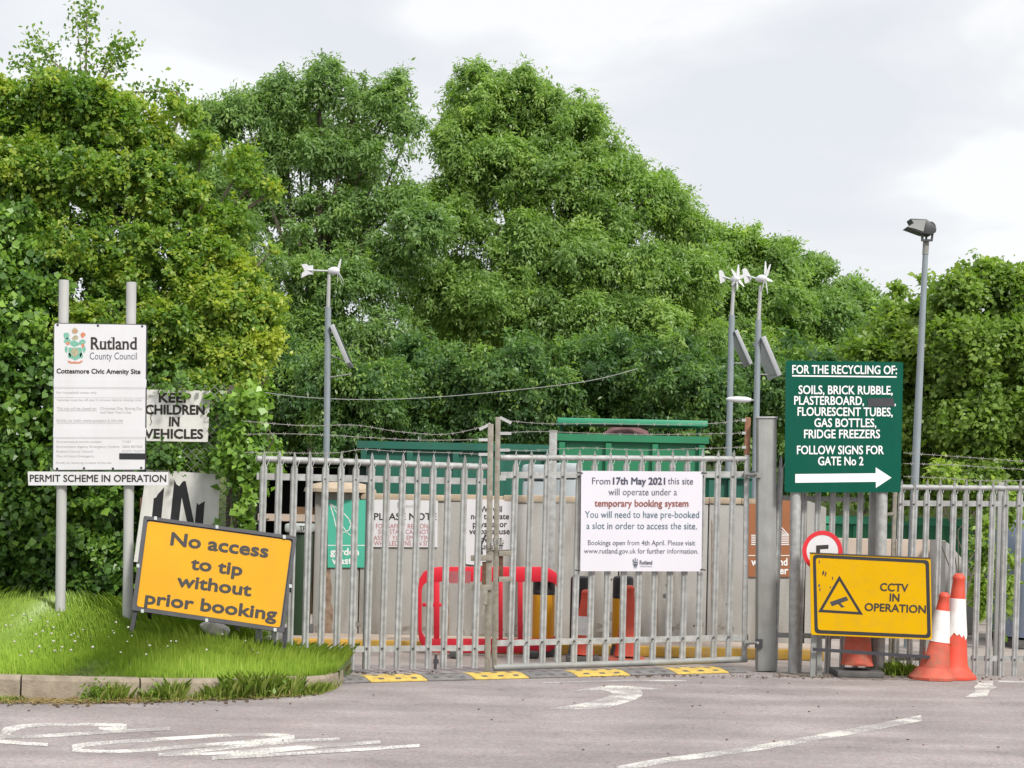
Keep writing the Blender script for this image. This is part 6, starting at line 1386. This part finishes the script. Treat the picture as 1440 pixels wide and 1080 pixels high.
def grass():
    g = np.random.default_rng(3); X = g.uniform(-5.6, KX1 - 0.03, 150000); Yf = np.array([kerb_y(x) for x in X]); Yb = np.where(X > -2.4, 15.95 + (X + 2.4) * 0.36, 16.95); Yy = Yf + 0.10 + (Yb - Yf - 0.10) * g.random(len(X))
    k = Yy < Yb; X, Yy, Yf = X[k], Yy[k], Yf[k]; Z = np.array([bank_z(x, y) for x, y in zip(X, Yy)])
    patch = 0.5 + 0.5 * np.sin(X * 2.3 + 1.3 * np.sin(Yy * 2.1)) * np.sin(Yy * 3.1 + X * 0.7)
    H = (0.03 + 0.045 * g.random(len(X))) * (0.65 + 0.7 * patch) + 0.035 * np.clip((Yy - 16.0) / 0.8, 0, 1) * np.clip((-2.6 - X) * 3, 0, 1) * g.random(len(X)); edge = (Yy - Yf < 0.35); H[edge] *= 1.1
    tall = g.random(len(X)) < 0.04; H[tall] *= 2.1
    T = 0.25 + 0.45 * patch * 0.7 + g.normal(0, .17, len(X))
    tag(blades('grass', MT['grass'], X, Yy, Z - 0.01, H, 0.006 + 0.005 * g.random(len(X)), T, 0.7, 3), 'short bright green grass covering the bank', 'grass', None, 'stuff')
    # weeds and tall grass along the foot of the kerb
    bx = [(172, 11, .17), (258, 9, .17), (232, 9, .13), (247, 7, .2), (318, 12, .15), (335, 10, .19), (352, 12, .22), (300, 7, .12), (395, 15, .17), (372, 9, .24), (420, 11, .2), (452, 18, .11), (470, 16, .10), (14, 20, .06), (152, 8, .14), (212, 7, .1), (480, 8, .09), (286, 6, .08)]
    C = []; HH = []
    for px, w, h in bx:
        n = int(w * 26); xs = np.clip(g.normal(px, w * .7, n), px - 2 * w, px + 2 * w)
        for x in xs:
            i = P(x, 700, 14.5).x * (kerb_y(P(x, 700, 14.2).x) / 14.5); C.append((i, kerb_y(i) - abs(g.normal(0, .05)) - .01)); HH.append(h * (.22 + 1.0 * g.random() ** 1.8))
    C = np.array(C); HH = np.array(HH)
    tag(blades('weeds', MT['weed'], C[:, 0], C[:, 1], np.zeros(len(C)) - .005, HH, .002 + .003 * g.random(len(C)), g.normal(.6, .3, len(C)), 0.7, 5), 'tufts of weeds and long grass along the kerb foot', 'weeds', None, 'stuff')
    # broad weed leaves
    n = 420; px = g.choice([168, 178, 248, 335, 405], n) + g.normal(0, 9, n); X = np.array([P(x, 700, 14.2).x for x in px]); Yk = np.array([kerb_y(x) for x in X]) - np.abs(g.normal(0, .06, n)) - .02; Z = np.abs(g.normal(0, .06, n)) + .015; Cc = np.stack([X, Yk, Z], 1)
    tag(leaf_object('weed_leaves', MT['maple'], Cc, norm(g.normal(size=(n, 3)) + [0, -.3, .4]), norm(g.normal(size=(n, 3)) * .6 + [0, -.3, .8]), .05 * g.uniform(.5, 1.3, n), .026 * g.uniform(.6, 1.3, n), g.normal(.5, .25, n)), 'broad-leaved weeds sprouting at the kerb foot', 'weeds', None, 'stuff')
    # dry straw and debris in the gutter
    n = 1500; px = np.concatenate([g.normal(150, 60, 900), g.uniform(0, 470, 600)]); X = np.array([P(x, 700, 14.1).x for x in px]); Yk = np.array([kerb_y(x) for x in X]) - np.abs(g.normal(0, .10, n)) - .005; Cc = np.stack([X, Yk, .008 + np.abs(g.normal(0, .012, n))], 1); D = norm(np.stack([g.normal(size=n), g.normal(size=n) * .6, np.abs(g.normal(size=n)) * .25], 1))
    tag(leaf_object('dry_straw', MT['straw'], Cc, D, np.tile([0., -.3, 1.], (n, 1)), g.uniform(.02, .13, n), g.uniform(.004, .009, n), g.random(n)), 'dry straw and litter lying in the gutter', 'straw', None, 'stuff')
    n = 260; X = g.uniform(-4.6, -1.5, n); Yk = np.array([kerb_y(x) for x in X]) - np.abs(g.normal(0, .14, n)) - .02; mb = MB()
    for x, y in zip(X, Yk): s = rnd.uniform(.006, .02); mb.box((x, y, s * .25), (s * 1.4, s, s * .6), Matrix.Rotation(rnd.uniform(0, 3), 3, 'Z'))
    X = g.uniform(-4, 4.5, 60); Y2 = g.uniform(11, 16, 60)
    for x, y in zip(X, Y2):
        if y < kerb_y(x) - .1 or x > KX1: s = rnd.uniform(.005, .014); mb.box((x, y, s * .25), (s * 1.3, s, s * .5), Matrix.Rotation(rnd.uniform(0, 3), 3, 'Z'))
    for k in range(420):
        px = rnd.uniform(500, 1440); q = G(px, 946 + (px - 500) * 0.009); s = rnd.uniform(.004, .016); mb.box((q.x, q.y + rnd.gauss(-.02, .09), s * .2), (s * 1.5, s, s * .5), Matrix.Rotation(rnd.uniform(0, 3), 3, 'Z'))
    tag(mb.build('grit', MT['debris']), 'dark grit and crumbs scattered on the road', 'grit', None, 'stuff')
    # clover heads
    F_ = [(82, 880), (75, 912), (20, 918), (55, 925), (72, 905), (100, 905), (105, 918), (130, 925), (160, 905), (180, 895), (60, 900), (75, 895), (28, 905), (240, 918), (345, 913), (350, 909), (185, 905), (388, 913), (330, 903), (66, 892), (152, 906), (110, 908), (50, 906), (290, 926), (210, 922), (15, 890), (8, 896)] + [(g.uniform(0, 440), g.uniform(880, 938)) for _ in range(28)]
    mb = MB()
    for x, y in F_:
        p = bank_hit(x, y); s = rnd.uniform(.007, .013); h = rnd.uniform(.06, .10); mb.lathe(p + Vector((0, 0, h)), [(s * .4, -s * .8), (s, -s * .2), (s * .9, s * .4), (s * .3, s * .8)], 6)
    tag(mb.build('clover_flowers', MT['flower']), 'small white clover heads dotted in the grass', 'flowers', None, 'stuff')
    # weed by the cone foot, dry tuft at the bank's end
    n = 170; c = G(1262, 949); X = c.x + g.normal(0, .1, n); Y3 = c.y + g.normal(0, .05, n); blades_ = blades('weed', MT['grass'], X, Y3, np.zeros(n), g.uniform(.04, .20, n), np.full(n, .010), g.normal(.45, .2, n), 1.0, 9); tag(blades_, 'green weed tuft under the yellow sign beside the hidden cone', 'weed')
    n = 200; c = G(468, 955); X = c.x + g.normal(0, .035, n); Y3 = c.y + g.normal(0, .04, n); tag(blades('dry_tuft', MT['straw'], X, Y3, np.zeros(n) + .03, g.uniform(.05, .16, n), np.full(n, .008), g.random(n), 0.8, 10), 'dry straw-coloured tuft at the right end of the bank', 'weed')
grass()
def litter():
    p = bank_hit(114, 826); root = thing('litter', 'small crumpled orange scrap among the ivy by the first post', 'litter', p); mb = MB(); r7 = random.Random(3)
    mb.lathe(P(114, 826, p.y), [(.005, -.03), (.035, -.015), (.03, .01), (.038, .022), (.008, .035)], 7)
    for v in mb.v: v += Vector((r7.uniform(-.012, .012), 0, r7.uniform(-.012, .012)))
    mb.build('scrap', MT['orangeflower'], root)
litter()
